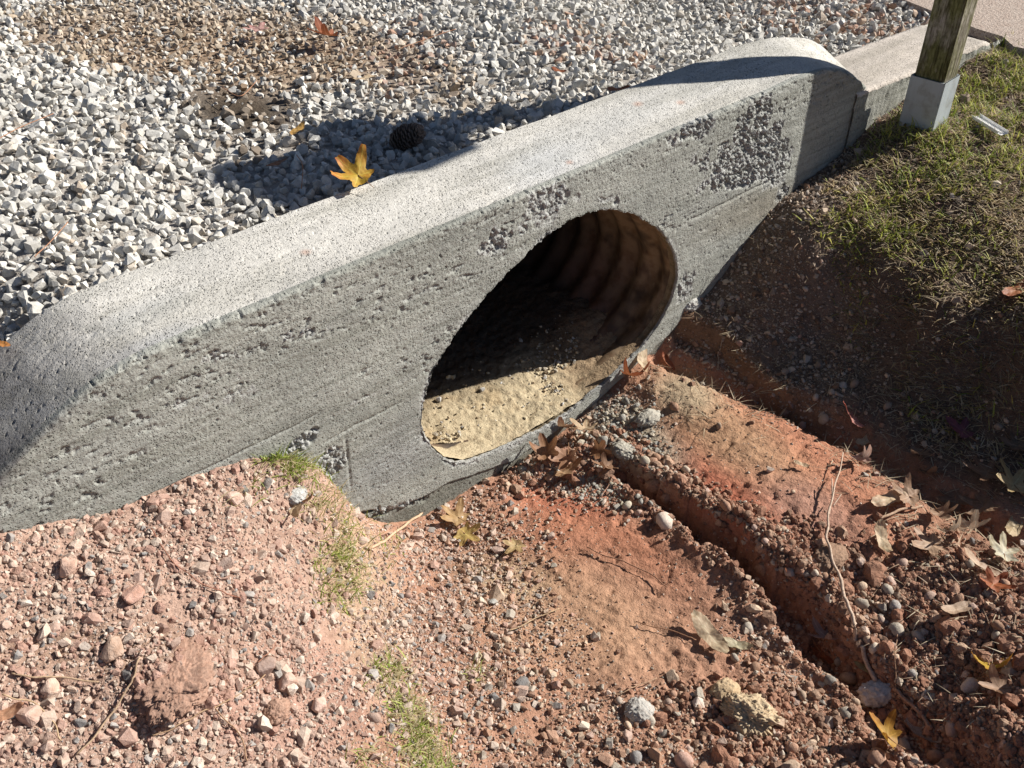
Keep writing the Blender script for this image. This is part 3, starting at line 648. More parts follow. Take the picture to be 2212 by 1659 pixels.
# broken stone and crumbs on the red soil
def soil_stones():
    spec = [(.0060, .0022, .0009, 1.0), (.0098, .0042, .0017, 1.0), (.0165, .0070, .003, .9), (.029, .0108, .003, .78), (.06, .0150, .0035, .45)]
    P_, R_, C_ = [], [], []; PP, PR, PC = [], [], []
    for h, rm, rs, dens in spec:
        x, y = jgrid(-.7, 3.5, -1.5, -.002, h); z = height(x, y); ok = inview(x, y, z, 160); x, y, z = x[ok], y[ok], z[ok]
        u, v = UV(x, y, z); n = len(x)
        D = .06 + 0 * u
        D = np.maximum(D, .95 * (1 - ss(650, 900, u)) * ss(-30, 30, v - 980))
        D = np.maximum(D, .9 * blob(u, v, 960, 1380, 270, 300, 0, .5)); D = np.maximum(D, .75 * blob(u, v, 1250, 1620, 500, 130, 0, .4))
        D = np.maximum(D, .8 * blob(u, v, 1000, 1240, 170, 60, 10, .5)); D = np.maximum(D, .8 * blob(u, v, 1640, 1390, 260, 50, 42, .5))
        D = np.maximum(D, .9 * blob(u, v, 1270, 1050, 190, 45, 15, .5)); D = np.maximum(D, 1.0 * blob(u, v, 1350, 930, 130, 90, 0, .5))
        D = np.maximum(D, .75 * blob(u, v, 1600, 800, 260, 60, 27, .4)); D = np.maximum(D, .8 * blob(u, v, 1700, 700, 190, 200, 40, .4))
        dt = pline(x, y, TRENCH)[0]; D = np.maximum(D, .9 * (1 - ss(.06, .11, dt)))
        D = np.maximum(D, .75 * ss(1700, 1900, u + .3 * (v - 1300)) * ss(1150, 1300, v))
        D = np.maximum(D, .6 * ss(1600, 1650, u) * (1 - ss(620, 900, v)) * (1 - ss(1800, 1950, u))); D = np.maximum(D, .12 * ss(1800, 1900, u) * (v < 1000))
        flat = np.maximum(blob(u, v, 1650, 1010, 300, 105, 33, .25), blob(u, v, 1380, 1270, 230, 130, 25, .3)); D = D * (1 - .9 * flat) + (.05 if h < .007 else .008) * flat
        D = D * dens * ss(-.6, .2, fbm(x, y, 7, 3, 150) + .3)
        k = rng.random(n) < D; x, y, z, u, v = x[k], y[k], z[k], u[k], v[k]; n = len(x)
        r = rng.lognormal(math.log(rm), .3, n).clip(rm * .5, rm * 2)
        c = pick([(.49, .36, .295), (.55, .43, .35), (.45, .30, .24), (.52, .43, .355), (.37, .345, .32), (.62, .53, .45), (.26, .25, .24)], [6, 6, 3, 4, 1.4, 2.5, .7], n)
        right = ss(900, 1200, u); isr = rng.random(n) < right * .75
        c[isr] = pick([(.41, .26, .185), (.50, .38, .28), (.45, .40, .33), (.38, .24, .165), (.33, .30, .26), (.58, .50, .40)], [5, 4, 2, 4, 1, 1], isr.sum())
        outl = rng.random(n) < np.maximum(blob(u, v, 1350, 930, 120, 80, 0, .4), blob(u, v, 1270, 1040, 170, 35, 15, .4)) * .8
        c[outl] = pick([(.38, .37, .33), (.47, .45, .39), (.42, .38, .29), (.55, .5, .4)], [4, 3, 3, 2], outl.sum())
        bk = rng.random(n) < ss(1500, 1560, u) * (1 - ss(0, 60, v - (700 + .52 * (u - 1450)))) * .9
        c[bk] = pick([(.30, .24, .19), (.45, .39, .33), (.20, .14, .10), (.52, .42, .32)], [3, 3, 3, 2], bk.sum())
        pz = z + r * rng.uniform(-.1, .45, n)
        peb = rng.random(n) < (.015 + .45 * ss(1250, 1400, u) * (1 - ss(1500, 1800, v)) * ss(800, 880, v)) * (rm > .008)
        P_.append(np.c_[x, y, pz][~peb]); R_.append(r[~peb]); C_.append(c[~peb]); PP.append(np.c_[x, y, pz][peb]); PR.append(r[peb] * .9); PC.append(c[peb])
    n = 900; xs_ = np.concatenate([rng.normal(1.09, .05, 350), rng.normal(1.62, .07, 350), rng.uniform(1.05, 1.75, 200)]); ys_ = np.concatenate([rng.uniform(.012, .13, 350), rng.uniform(.015, .22, 350), rng.uniform(.02, .3, 200)])
    hz = np.interp(xs_, [1.02, 1.25, 1.58, 1.85], [.05, 0, 0, .05]) - .706 + .03 * ss(0, .25, ys_); rr_ = rng.lognormal(math.log(.0042), .45, n).clip(.0015, .011)
    inr = np.hypot(xs_ - OC[0], hz - OC[1]) < orad(np.arctan2(hz - OC[1], xs_ - OC[0])) - .01
    P_.append(np.c_[xs_, ys_, hz + .2 * rr_][inr]); R_.append(rr_[inr]); C_.append(pick([(.55, .50, .40), (.60, .52, .36), (.42, .33, .22), (.48, .47, .44)], [3, 3, 2, 2], n)[inr])
    o = scatter('rubble', np.concatenate(P_), np.concatenate(R_), np.concatenate(C_), ANG, M_soilstone, .5)
    tag(o, 'broken stone and soil crumbs scattered over the red clay in front of the wall', 'rubble', kind='stuff')
    o = scatter('pebbles', np.concatenate(PP), np.concatenate(PR), np.concatenate(PC), PEB, M_soilstone, .4, (.6, 1), True)
    tag(o, 'rounded cream and grey pebbles washed out below the drain opening', 'pebbles', kind='stuff')
soil_stones()

def clods():
    CL = []
    for i in range(12):
        V, F = pebble(2); k = i * 5.1; V = V * (1 + .62 * fbm3(V + k, 1.3, 4, i, .8))[:, None]; CL.append((V, F))
    P_, R_, C_ = [], [], []
    for h, rm, dens in [(.0085, .0042, 1.), (.0135, .0066, .9), (.024, .0105, .55), (.05, .0165, .3)]:
        x, y = jgrid(-.4, 3.5, -1.5, -.004, h); z = height(x, y); ok = inview(x, y, z, 160); x, y, z = x[ok], y[ok], z[ok]; u, v = UV(x, y, z)
        D = ss(1780, 1950, u + .35 * (v - 1300)) * ss(1100, 1230, v - .2 * (u - 1900))
        dt, sd_, fr = pline(x, y, TRENCH); D = np.maximum(D, .95 * (1 - ss(.030, .055, np.abs(dt * sd_ - .032))) * ss(1000, 1050, v)); D = np.maximum(D, .5 * (1 - ss(.08, .12, dt)))
        D = np.maximum(D, .35 * (1 - ss(.03, .05, np.abs(dt - .08))) * (v > 1200)); D = np.maximum(D, .6 * blob(u, v, 1750, 1600, 330, 90, 15)); D = np.maximum(D, .9 * blob(u, v, 1800, 1230, 140, 60, 40, .5))
        D = np.maximum(D, .8 * blob(u, v, 390, 1480, 120, 90, 0, .5)); D = np.maximum(D, .12 * (1 - ss(600, 760, u))); D = np.maximum(D, .4 * blob(u, v, 1180, 1010, 120, 40, -20, .5))
        k = rng.random(len(x)) < D * dens * (.75 if h > .04 else 1); x, y, z, u, v = x[k], y[k], z[k], u[k], v[k]; n = len(x)
        r = rng.lognormal(math.log(rm), .3, n).clip(rm * .5, rm * 1.8); c = pick([(.36, .20, .135), (.31, .165, .11), (.43, .29, .205), (.27, .17, .12)], [4, 3, 2, 2], n)
        lf = u < 750; c[lf] = pick([(.46, .29, .23), (.42, .26, .20), (.48, .34, .27)], [3, 2, 3], lf.sum())
        P_.append(np.c_[x, y, z + r * rng.uniform(-.15, .3, n)]); R_.append(r); C_.append(c)
    o = scatter('soil_clods', np.concatenate(P_), np.concatenate(R_), np.concatenate(C_), CL, M_ground, .7, (.65, 1), False)
    tag(o, 'loose crumbly red soil clods along the rut and over the lower right', 'soil clods', kind='stuff')
clods()

# ------------------------------------------------------------------ grass
def blades(name, pos, L, wid, cols, lean, curl, az=None, nseg=3):
    n = len(pos); az = rng.uniform(0, 2 * np.pi, n) if az is None else az
    dx, dy = np.cos(az), np.sin(az); px, py = -dy, dx
    VV = []; p = pos.copy(); th = lean.copy(); st = L / nseg
    for k in range(nseg + 1):
        w = wid * (1 - (k / (nseg + .25)) ** 1.5)
        VV.append(p + np.c_[px * w, py * w, 0 * w]); VV.append(p - np.c_[px * w, py * w, 0 * w])
        p = p + np.c_[dx * np.sin(th) * st, dy * np.sin(th) * st, np.cos(th) * st]; th = th + curl
    m = 2 * (nseg + 1); V = np.stack(VV, 1).reshape(-1, 3)
    base = np.array([(2 * k, 2 * k + 1, 2 * k + 3, 2 * k + 2) for k in range(nseg)])
    F = (base[None] + (np.arange(n) * m)[:, None, None]).reshape(-1, 4)
    return mesh_np(name, V, F, None, M_grass, np.clip(np.repeat(cols, m, 0), .01, .9), smooth=False)
def lawn():
    x, y = jgrid(1.5, 4.6, -1.6, .1, .0060, .5); z = height(x, y); ok = inview(x, y, z, 250); x, y, z = x[ok], y[ok], z[ok]
    u, v = UV(x, y, z)
    edge = 1500 + .0 * v + np.interp(v, [0, 110, 200, 300, 420, 560, 700, 900, 1100], [640, 580, 530, 320, 290, 250, 310, 420, 700])
    n1 = fbm(x, y, 8, 3, 160)
    D = ss(-30, 90, u - edge + 60 * n1) * (1 - ss(850, 1050, v - .15 * (u - 1850))) * ss(-.35, .25, n1 + .6 * fbm(x, y, 22, 3, 161) + .12)
    D = D * ((y < -.03)) * lerp(1, .6, ss(640, 850, v))
    k = rng.random(len(x)) < D * .85; x, y, z, u, v, n1 = x[k], y[k], z[k], u[k], v[k], n1[k]; n = len(x)
    g = ss(-.35, .35, fbm(x, y, 3.2, 3, 165) + .9 * (1 - ss(150, 620, v)) - .35)
    c = pick([(.40, .30, .16), (.54, .42, .24), (.24, .17, .10), (.64, .52, .32), (.38, .34, .13)], [4, 4, 3, 2, 2], n)
    isg = rng.random(n) < .06 + .5 * g; c[isg] = pick([(.25, .31, .05), (.38, .41, .08), (.52, .49, .13), (.15, .20, .035)], [4, 5, 4, 2], isg.sum())
    L = rng.uniform(.016, .052, n) * lerp(.95, 1.1, isg); lean = np.where(isg, rng.uniform(.3, 1.35, n), rng.uniform(.8, 1.5, n))
    o = blades('lawn_grass', np.c_[x, y, z - .002], L, rng.uniform(.0012, .0030, n), c, lean, rng.uniform(0, .35, n))
    tag(o, 'short green and straw coloured lawn grass on the bank round the post', 'grass', kind='stuff')
    # bank litter: dry stalks lying on the dark soil
    x, y = jgrid(1.4, 4.0, -1.6, -.02, .011, .5); z = height(x, y); ok = inview(x, y, z, 200); x, y, z = x[ok], y[ok], z[ok]; u, v = UV(x, y, z)
    D = .8 * ss(1750, 1900, u) * (1 - ss(950, 1100, v)) + .35 * blob(u, v, 1600, 700, 200, 200, 20) + .25 * ss(1850, 2000, u) * ss(1000, 1100, v)
    k = rng.random(len(x)) < D; x, y, z = x[k], y[k], z[k]; n = len(x)
    o = blades('straw', np.c_[x, y, z + .004], rng.uniform(.02, .06, n), rng.uniform(.0006, .0016, n), pick([(.50, .41, .28), (.34, .24, .16), (.62, .53, .38)], [3, 3, 1], n), rng.uniform(1.2, 1.6, n), rng.uniform(-.1, .25, n))
    tag(o, 'dry straw and stalks littering the dark soil of the bank', 'straw', kind='stuff')
lawn()
def strip():
    spots = [(600, 985, 60, 28, 260), (640, 1020, 50, 30, 200), (690, 1080, 60, 40, 170), (735, 1130, 50, 40, 130), (735, 1200, 60, 40, 220), (740, 1250, 70, 60, 260), (720, 1290, 50, 40, 110), (800, 1220, 60, 40, 40),
             (835, 1450, 50, 30, 200), (870, 1530, 60, 50, 300), (905, 1600, 60, 60, 420), (930, 1660, 60, 40, 250), (1030, 1450, 30, 30, 40), (830, 1180, 50, 20, 30), (790, 1640, 40, 30, 50), (500, 1090, 30, 30, 16), (560, 1060, 40, 25, 20)]
    Ps, Cs, Ls, Le = [], [], [], []
    for (cu, cv, ru, rv, n) in spots:
        n = int(n * 1.0); uu = rng.normal(cu, ru * .42, n); vv = rng.normal(cv, rv * .5, n); zc = np.full(n, -.5)
        for _ in range(6):
            p_ = np.array([G(a, b, c) for a, b, c in zip(uu, vv, zc)]); zc = .5 * zc + .5 * height(p_[:, 0], np.minimum(p_[:, 1], -.004))
        p_[:, 1] = np.minimum(p_[:, 1], -.006)
        Ps.append(np.c_[p_, height(p_[:, 0], p_[:, 1]) - .001]); lush = .75 if cv < 1080 else (.42 if cv < 1300 else .28)
        c = pick([(.52, .45, .26), (.44, .34, .18), (.58, .5, .3)], [3, 2, 2], n); k = rng.random(n) < lush
        c[k] = pick([(.30, .38, .07), (.42, .47, .13), (.24, .30, .06)], [3, 3, 2], k.sum()); Cs.append(c)
        Ls.append(rng.uniform(.015, .05, n) * (1.05 if cv < 1300 else .9)); Le.append(np.where(k, rng.uniform(.2, 1.2, n), rng.uniform(.9, 1.5, n)))
    P2 = np.concatenate(Ps); n = len(P2)
    o = blades('wild_grass', P2, np.concatenate(Ls), rng.uniform(.0008, .0019, n), np.concatenate(Cs), np.concatenate(Le), rng.uniform(.05, .4, n))
    tag(o, 'thin strip of bright grass tufts running down beside the red mound', 'grass', kind='stuff')
strip()

# ------------------------------------------------------------------ mailbox post
WS, WQ = 2.90, -.138
post = empty('mailbox_post', (WS, WQ, -.31), math.radians(4))
M_wood = mat('weathered_wood', (.36, .33, .275), vcol=False, rough=.9, bumps=((120, .8, .003, (1, 1, .10)), (350, .6, .0015, (1, 1, .15))),
             tints=((140, .42, .62, (.38, .35, .30), (1, 1, .12)), (14, .40, .56, (.50, .54, .26), (1, 1, .5)), (300, .45, .7, (.6, .57, .52), (1, 1, .2)), (60, .45, .65, (.6, .6, .5), None)))
M_sleeve = mat('painted_metal', (.38, .42, .43), vcol=False, rough=.6, spec=.35, tints=((22, .5, .72, (.72, .66, .58), None), (8, .45, .7, (.84, .84, .84), (3, 3, .6)), (400, .6, .7, (.8, .78, .75), None)), bumps=((30, .08, .002, None),))
M_rust = mat('rust', (.16, .07, .035), vcol=False, rough=.95, tints=((200, .4, .7, (.5, .5, .5), None),), bumps=((300, .6, .001, None),))
M_boxmet = mat('dark_metal', (.05, .05, .055), vcol=False, rough=.45, spec=.5)
def prism(name, hx, hy, z0, z1, m, bev=.003, loc=(0, 0, 0), open_top=False, seg=1, par=post, nz=1):
    bm = bmesh.new(); bmesh.ops.create_cube(bm, size=1, matrix=Matrix.Translation((0, 0, (z0 + z1) / 2)) @ Matrix.Diagonal((2 * hx, 2 * hy, z1 - z0, 1)))
    bmesh.ops.bevel(bm, geom=[e for e in bm.edges], offset=bev, segments=2, affect='EDGES')
    o = from_bm(name, bm, m, par); o.location = loc; return o
prism('wooden_post', .0455, .0465, .03, 1.361, M_wood, .004)
# sleeve: four thin walls with a rolled rim, open at the top
bm = bmesh.new(); a = .0545; b = .0495; zt_, zb_ = .232, -.06
for zz2, w_ in ((zb_, a), (zt_, a), (zt_, b), (zb_ + .01, b)):
    for sx_, sy_ in ((-1, -1), (1, -1), (1, 1), (-1, 1)): bm.verts.new((sx_ * w_, sy_ * w_, zz2))
bm.verts.ensure_lookup_table()
for k in range(3):
    for i in range(4): bm.faces.new([bm.verts[4 * k + i], bm.verts[4 * k + (i + 1) % 4], bm.verts[4 * k + 4 + (i + 1) % 4], bm.verts[4 * k + 4 + i]])
bmesh.ops.recalc_face_normals(bm, faces=bm.faces)
bmesh.ops.bevel(bm, geom=[e for e in bm.edges if abs(e.verts[0].co.z - e.verts[1].co.z) > .1], offset=.004, segments=3, affect='EDGES')
sleeve = from_bm('metal_sleeve', bm, M_sleeve, post)
bm = bmesh.new(); n = 26; vs = []
for i in range(n):
    t = 2 * math.pi * i / n; r = 1 + .25 * math.sin(3 * t + 1) + .12 * math.sin(7 * t)
    vs.append(bm.verts.new((0, .017 * r * math.cos(t) , .045 * r * math.sin(t))))
bm.faces.new(vs); o = from_bm('rust_patch', bm, M_rust, sleeve); o.location = (-.0550, .040, .035)
# arm, box, flag above (their shadow falls on the gravel)
prism('support_arm', .042, .17, 1.363, 1.484, M_wood, .003, (0, -.07, 0))
prism('shadow_filler', .05, .060, 1.29, 1.36, M_boxmet, .02, (0, -.11, 0))  # unseen block added under the arm to fill out the gravel shadow
bm = bmesh.new(); bx, bl, bh = .085, .140, .125; prof = [(-bx, 0), (bx, 0), (bx, bh)] + [(bx * math.cos(t), bh + bx * math.sin(t)) for t in np.linspace(.15, math.pi - .15, 14)] + [(-bx, bh)]
fr_ = [bm.verts.new((x, -bl, z)) for x, z in prof]; bk_ = [bm.verts.new((x, bl, z)) for x, z in prof]; m_ = len(prof)
for i in range(m_): bm.faces.new([fr_[i], fr_[(i + 1) % m_], bk_[(i + 1) % m_], bk_[i]])
bm.faces.new(fr_); bm.faces.new(bk_[::-1]); bmesh.ops.recalc_face_normals(bm, faces=bm.faces)
box = from_bm('mailbox', bm, M_boxmet, post); box.location = (0, -.235, 1.487)
prism('door_pull', .012, .006, 0, .02, M_boxmet, .002, (0, -.15, .12), par=box)
prism('flag', .002, .05, 0, .035, M_rust, .001, (.089, -.05, .08), par=box)
tag(post, 'weathered wooden post in a pale metal sleeve, standing in grass by the kerb', 'post')

# ------------------------------------------------------------------ leaves
def leaf_mesh(kind, seed, curl, fold, c_in, c_out, spots=.0):
    r_ = random.Random(seed); rs = np.random.default_rng(seed)
    NA_, NR_ = 144, 14; th = np.linspace(0, 2 * np.pi, NA_, endpoint=False)
    if kind == 'star':
        lobes = [(math.pi / 2, 1.0), (math.pi / 2 - 1.05, .92), (math.pi / 2 + 1.05, .92), (math.pi / 2 - 2.05, .62), (math.pi / 2 + 2.05, .62)]
        r = np.full(NA_, .40)
        for a, L in lobes:
            d = np.abs((th - a + np.pi) % (2 * np.pi) - np.pi); r = np.maximum(r, L * (1 + rs.uniform(-.08, .08)) / (1 + (d / .40) ** 2.1))
        r *= 1 + .025 * np.sin(th * 36 + seed)
    else:
        d = np.abs((th - math.pi / 2 + np.pi) % (2 * np.pi) - np.pi); x = np.cos(th); y = np.sin(th)
        w = .36; r = 1 / np.sqrt((x / w) ** 2 + (y) ** 2); r *= 1 + .02 * np.sin(th * 30)
        r = r * (1 - .12 * np.abs(np.sin(d)) ** 3)
        lobes = [(math.pi / 2, 1.0), (-math.pi / 2, .9)]
    r = r * (1 + .10 * fbm(np.cos(th) + seed, np.sin(th), 1.5, 3, seed + 4))
    rf = np.linspace(0, 1, NR_)[:, None]; X = rf * r[None] * np.cos(th)[None]; Y = rf * r[None] * np.sin(th)[None]
    if kind != 'star': pass
    # veins
    vd = np.full(X.shape, 9.0)
    for a, L in lobes:
        ca, sa = math.cos(a), math.sin(a); al = X * ca + Y * sa; pe = np.abs(-X * sa + Y * ca); vd = np.minimum(vd, np.where(al > 0, pe, 9))
    if kind != 'star':
        side_v = np.abs((np.abs(X) * 1.0 - Y * .9 + 5) % .16 - .08); vein2 = side_v < .010
    else: vein2 = np.zeros(X.shape, bool)
    rr = np.hypot(X, Y); Z_ = .10 * fold * np.abs(X) + curl * (rr ** 2) * .5
    wv = rs.uniform(0, 6); Z_ = Z_ + .07 * np.sin(3 * np.arctan2(Y, X) + wv) * rr * (1 + abs(curl)) + .17 * rr * fbm(X + seed, Y, 2.2, 3, seed)
    # roll the blade about its length when strongly curled
    if abs(curl) > .8:
        R0 = .55 / abs(curl) + .15; ph = X / R0; X2 = R0 * np.sin(ph); Z_ = Z_ * .5 + np.sign(curl) * R0 * (1 - np.cos(ph)); X = X2
    t = np.clip(rr ** 1.2 + .45 * fbm(X * 1.2 + seed, Y, 2.5, 3, seed + 3), 0, 1)[..., None]
    c = C(*c_in) * (1 - t) + C(*c_out) * t; c = c * (1 + .2 * fbm(X, Y + seed, 9, 3, seed))[..., None]
    m = ((vd < .018) | vein2)[..., None] * .45; c = c * (1 - m) + np.minimum(C(*c_in) * 1.5 + .05, .75) * m
    if spots: m = (ss(.35, .6, fbm(X, Y, 16, 2, seed + 8)) * spots)[..., None]; c = c * (1 - m) + C(.10, .05, .03) * m
    V = np.stack([X, Y, Z_], -1).reshape(-1, 3); i = np.arange(NR_ - 1)[:, None]; j = np.arange(NA_)[None]; a = i * NA_ + j; b = i * NA_ + (j + 1) % NA_
    return V, np.stack([a, b, b + NA_, a + NA_], -1).reshape(-1, 4)[:], c.reshape(-1, 3)
def tube(name, P_, rad, m, parent=None, col=None, ns=6):
    P_ = np.asarray(P_, float); n = len(P_); rad = np.broadcast_to(rad, n); T = np.gradient(P_, axis=0); T /= np.linalg.norm(T, axis=1)[:, None] + 1e-9
    up = np.where(np.abs(T[:, 2:3]) > .9, [[1, 0, 0]], [[0, 0, 1]]); A_ = np.cross(T, up); A_ /= np.linalg.norm(A_, axis=1)[:, None] + 1e-9; B_ = np.cross(T, A_)
    t = np.linspace(0, 2 * np.pi, ns, endpoint=False); V = P_[:, None] + rad[:, None, None] * (np.cos(t)[None, :, None] * A_[:, None] + np.sin(t)[None, :, None] * B_[:, None])
    V = V.reshape(-1, 3); V = np.concatenate([V, P_[:1], P_[-1:]]); k = len(V)
    ft = [(k - 2, (i + 1) % ns, i) for i in range(ns)] + [(k - 1, (n - 1) * ns + i, (n - 1) * ns + (i + 1) % ns) for i in range(ns)]
    o = mesh_np(name, V, ring_faces(n, ns), ft, m, np.ones((len(V), 3)) * np.asarray(col if col is not None else (.3, .2, .12)), parent, True); return o
def on_ground(u, v, z=None, zoff=0.0, onto='ground'):
    zz3 = -.5 if z is None else z
    if z is None:
        for _ in range(14):
            s_, q_ = G(u, v, zz3); h_ = float(ground_z(s_, min(q_, -.004))[0]) if v > 0 else 0; zz3 = .6 * zz3 + .4 * h_
    s_, q_ = G(u, v, zz3); return Vector((s_, q_, zz3 + zoff))
def leaf(u, v, size, rot, kind='star', tilt=(0, 0), curl=.3, fold=.3, ci=(.3, .16, .08), co=(.25, .12, .06), label='', z=None, zoff=.012, seed=1, name='fallen_leaf', stem=True, spots=0):
    V, F, c = leaf_mesh(kind, seed, curl, fold, ci, co, spots)
    e = empty(name, on_ground(u, v, z, zoff), 0)
    e.rotation_euler = (math.radians(tilt[0]), math.radians(tilt[1]), math.radians(rot))
    mesh_np('blade', V * size * 1.12, F, None, M_leaf, np.clip(c * .88, .01, .9), e, True)
    if stem:
        L_ = .8 if kind == 'star' else .4; y0 = 0 if kind == 'star' else -.95
        t = np.linspace(0, 1, 8); P_ = np.c_[.12 * t ** 2 * math.sin(seed), y0 - t * L_, .15 * t ** 2 * curl + .02 * (1 - t)] * size
        tube('stem', P_, .0011 - .0003 * t, M_twig, e, (.38, .22, .12))
    tag(e, label, 'leaf', 'fallen autumn leaves')
    return e
BR = dict(ci=(.34, .18, .09), co=(.24, .11, .055)); PA = dict(ci=(.62, .48, .32), co=(.5, .34, .2)); RU = dict(ci=(.38, .14, .06), co=(.28, .07, .03)); PK = dict(ci=(.58, .30, .26), co=(.42, .10, .07))
YG = dict(ci=(.50, .34, .04), co=(.42, .14, .02))
G_Z = -.02
leaf(775, 390, .060, 12, tilt=(22, -14), curl=.75, fold=.5, ci=(.55, .38, .05), co=(.50, .16, .03), z=.045, label='yellow and orange star shaped leaf lying across the back edge of the headwall', seed=11, spots=.5)
leaf(712, 98, .062, 70, curl=.9, tilt=(15, 10), **RU, z=G_Z, zoff=.03, label='curled rust red leaf lying on the tan part of the gravel', seed=12)
leaf(562, 80, .045, 10, curl=.2, ci=(.55, .34, .30), co=(.52, .26, .24), z=G_Z, zoff=.025, label='faded pink star leaf flat on the tan gravel', seed=13)
leaf(1335, 205, .028, 60, 'oval', curl=.4, ci=(.42, .16, .07), co=(.35, .12, .05), z=.0, zoff=.015, label='small reddish brown leaf tucked against the back of the wall top', seed=14, stem=False)
leaf(1208, 170, .022, 20, 'oval', curl=.6, **RU, z=G_Z, zoff=.022, label='tiny bright red leaf scrap on pale gravel above the wall', seed=15, stem=False)
leaf(645, 298, .030, -60, 'oval', curl=.3, ci=(.46, .28, .08), co=(.4, .22, .06), z=G_Z, zoff=.022, label='narrow golden leaf beside the dark soil spot in the gravel', seed=16, stem=False)
leaf(600, 372, .026, -85, 'oval', curl=.3, ci=(.36, .17, .08), co=(.3, .12, .06), z=G_Z, zoff=.022, label='narrow brown leaf left of the large shadow on the gravel', seed=17, stem=False)
leaf(790, 185, .034, 80, 'oval', curl=.2, **PA, z=G_Z, zoff=.022, label='pale straw leaf at the lower edge of the tan gravel', seed=18, stem=False)
leaf(5, 762, .022, 30, 'oval', curl=.2, ci=(.5, .22, .06), co=(.45, .18, .05), z=G_Z, zoff=.02, label='orange leaf scrap where the gravel meets the left end of the wall', seed=19, stem=False)
# at the mouth of the drain
leaf(1360, 830, .055, 150, curl=1.1, tilt=(35, -20), **RU, label='curled red brown leaf standing up at the right end of the sill', seed=21, zoff=.03)
leaf(1385, 800, .045, -40, 'oval', curl=.8, tilt=(10, 25), **PA, label='long pale tan leaf leaning on the foot of the wall right of the opening', seed=22, zoff=.03)
leaf(1215, 940, .050, 60, curl=.9, tilt=(20, 30), ci=(.55, .36, .22), co=(.45, .2, .12), label='orange tan leaf leaning on the sill at the top of the leaf heap', seed=23, zoff=.03)
leaf(1265, 948, .050, 10, curl=.8, tilt=(-15, 20), **PA, label='pale cream star leaf on top of the heap below the sill', seed=24, zoff=.035)
leaf(1180, 990, .055, -30, curl=1.0, tilt=(25, -10), **BR, label='dark brown curled leaf at the left of the heap below the sill', seed=25, zoff=.02)
leaf(1225, 1000, .055, 120, curl=.9, tilt=(-10, 15), ci=(.42, .24, .15), co=(.3, .15, .08), label='reddish brown leaf in the middle of the heap below the sill', seed=26, zoff=.022)
leaf(1290, 985, .040, 200, curl=1.0, tilt=(10, 35), **BR, label='small brown leaf at the right of the heap below the sill', seed=27, zoff=.02)
leaf(1215, 1030, .050, 250, curl=.7, tilt=(5, -15), ci=(.46, .3, .17), co=(.36, .2, .1), label='tan brown star leaf at the bottom of the heap below the sill', seed=28, zoff=.015)
leaf(990, 1125, .050, 15, curl=.5, tilt=(8, 5), ci=(.50, .33, .16), co=(.42, .25, .11), label='tan star leaf on red soil left of the leaf heap', seed=29)
leaf(1005, 1160, .045, 190, curl=.5, tilt=(0, 10), ci=(.58, .42, .14), co=(.48, .3, .12), label='dull yellow leaf on red soil just below the tan star leaf', seed=30)
leaf(1115, 1185, .035, 100, curl=.6, ci=(.55, .4, .2), co=(.45, .3, .14), label='small yellow brown leaf at the middle of the red flat', seed=31)
# left mound
leaf(640, 1110, .040, 170, 'oval', curl=.6, tilt=(10, 20), **PA, label='cream dry leaf by the grass at the corner of the red mound', seed=32, zoff=.02)
leaf(668, 1095, .030, 150, 'oval', curl=.9, tilt=(30, 20), **BR, label='small brown leaf standing behind the cream leaf in the grass', seed=33, zoff=.02)
leaf(15, 1562, .030, 80, 'oval', curl=.3, ci=(.55, .3, .18), co=(.5, .25, .15), label='orange leaf on the stones at the bottom left corner', seed=34, stem=False, zoff=.02)
# right hand side
leaf(1530, 1380, .055, 165, 'oval', curl=.55, tilt=(0, 8), ci=(.56, .44, .30), co=(.48, .36, .23), label='large wrinkled tan leaf lying at the rim of the rut', seed=41, zoff=.016)
leaf(1590, 1400, .030, 30, 'oval', curl=.6, ci=(.5, .45, .3), co=(.42, .33, .2), label='small greenish tan leaf right of the large wrinkled leaf', seed=42)
leaf(1845, 925, .055, 20, curl=.7, tilt=(25, 15), **PK, label='pink and red star leaf catching the sun above the raised clay block', seed=43, zoff=.025)
leaf(2075, 945, .055, -10, curl=.4, tilt=(5, 10), ci=(.26, .09, .11), co=(.20, .06, .08), label='dark purple star leaf in the shade of the bank', seed=44, zoff=.02)
leaf(1860, 1000, .042, 160, curl=1.2, tilt=(20, 30), ci=(.6, .42, .35), co=(.45, .28, .22), label='curled pale pink leaf at the end of the raised clay block', seed=45, zoff=.02)
leaf(1865, 965, .035, 80, 'oval', curl=.8, **PA, label='folded white leaf between the pink star leaf and the curled pale leaf', seed=46, zoff=.02)
leaf(1920, 1085, .050, 70, 'oval', curl=.2, ci=(.60, .44, .28), co=(.5, .32, .2), label='sunlit flat tan leaf on the far end of the clay block', seed=47, zoff=.014)
leaf(1995, 1030, .050, 200, curl=.9, tilt=(10, -20), ci=(.26, .17, .11), co=(.2, .12, .08), label='brown leaf in the shaded furrow behind the clay block', seed=48, zoff=.015)
leaf(2060, 1085, .055, 120, curl=.8, tilt=(-10, 10), ci=(.3, .19, .12), co=(.22, .13, .08), label='broad brown leaf in the shaded hollow at the right', seed=49, zoff=.015)
leaf(2130, 1030, .055, 40, curl=.6, ci=(.28, .17, .1), co=(.22, .12, .07), label='dull brown leaf higher on the bank at the right', seed=50, zoff=.015)
leaf(2185, 1060, .06, -20, curl=.6, tilt=(15, 10), ci=(.55, .42, .22), co=(.42, .28, .12), label='tan and yellow leaf against the right edge of the picture', seed=51, zoff=.02)
leaf(2185, 1150, .045, 100, 'oval', curl=.5, ci=(.52, .40, .24), co=(.42, .3, .16), label='oval tan leaf below the tan and yellow leaf at the right edge', seed=52, zoff=.02)
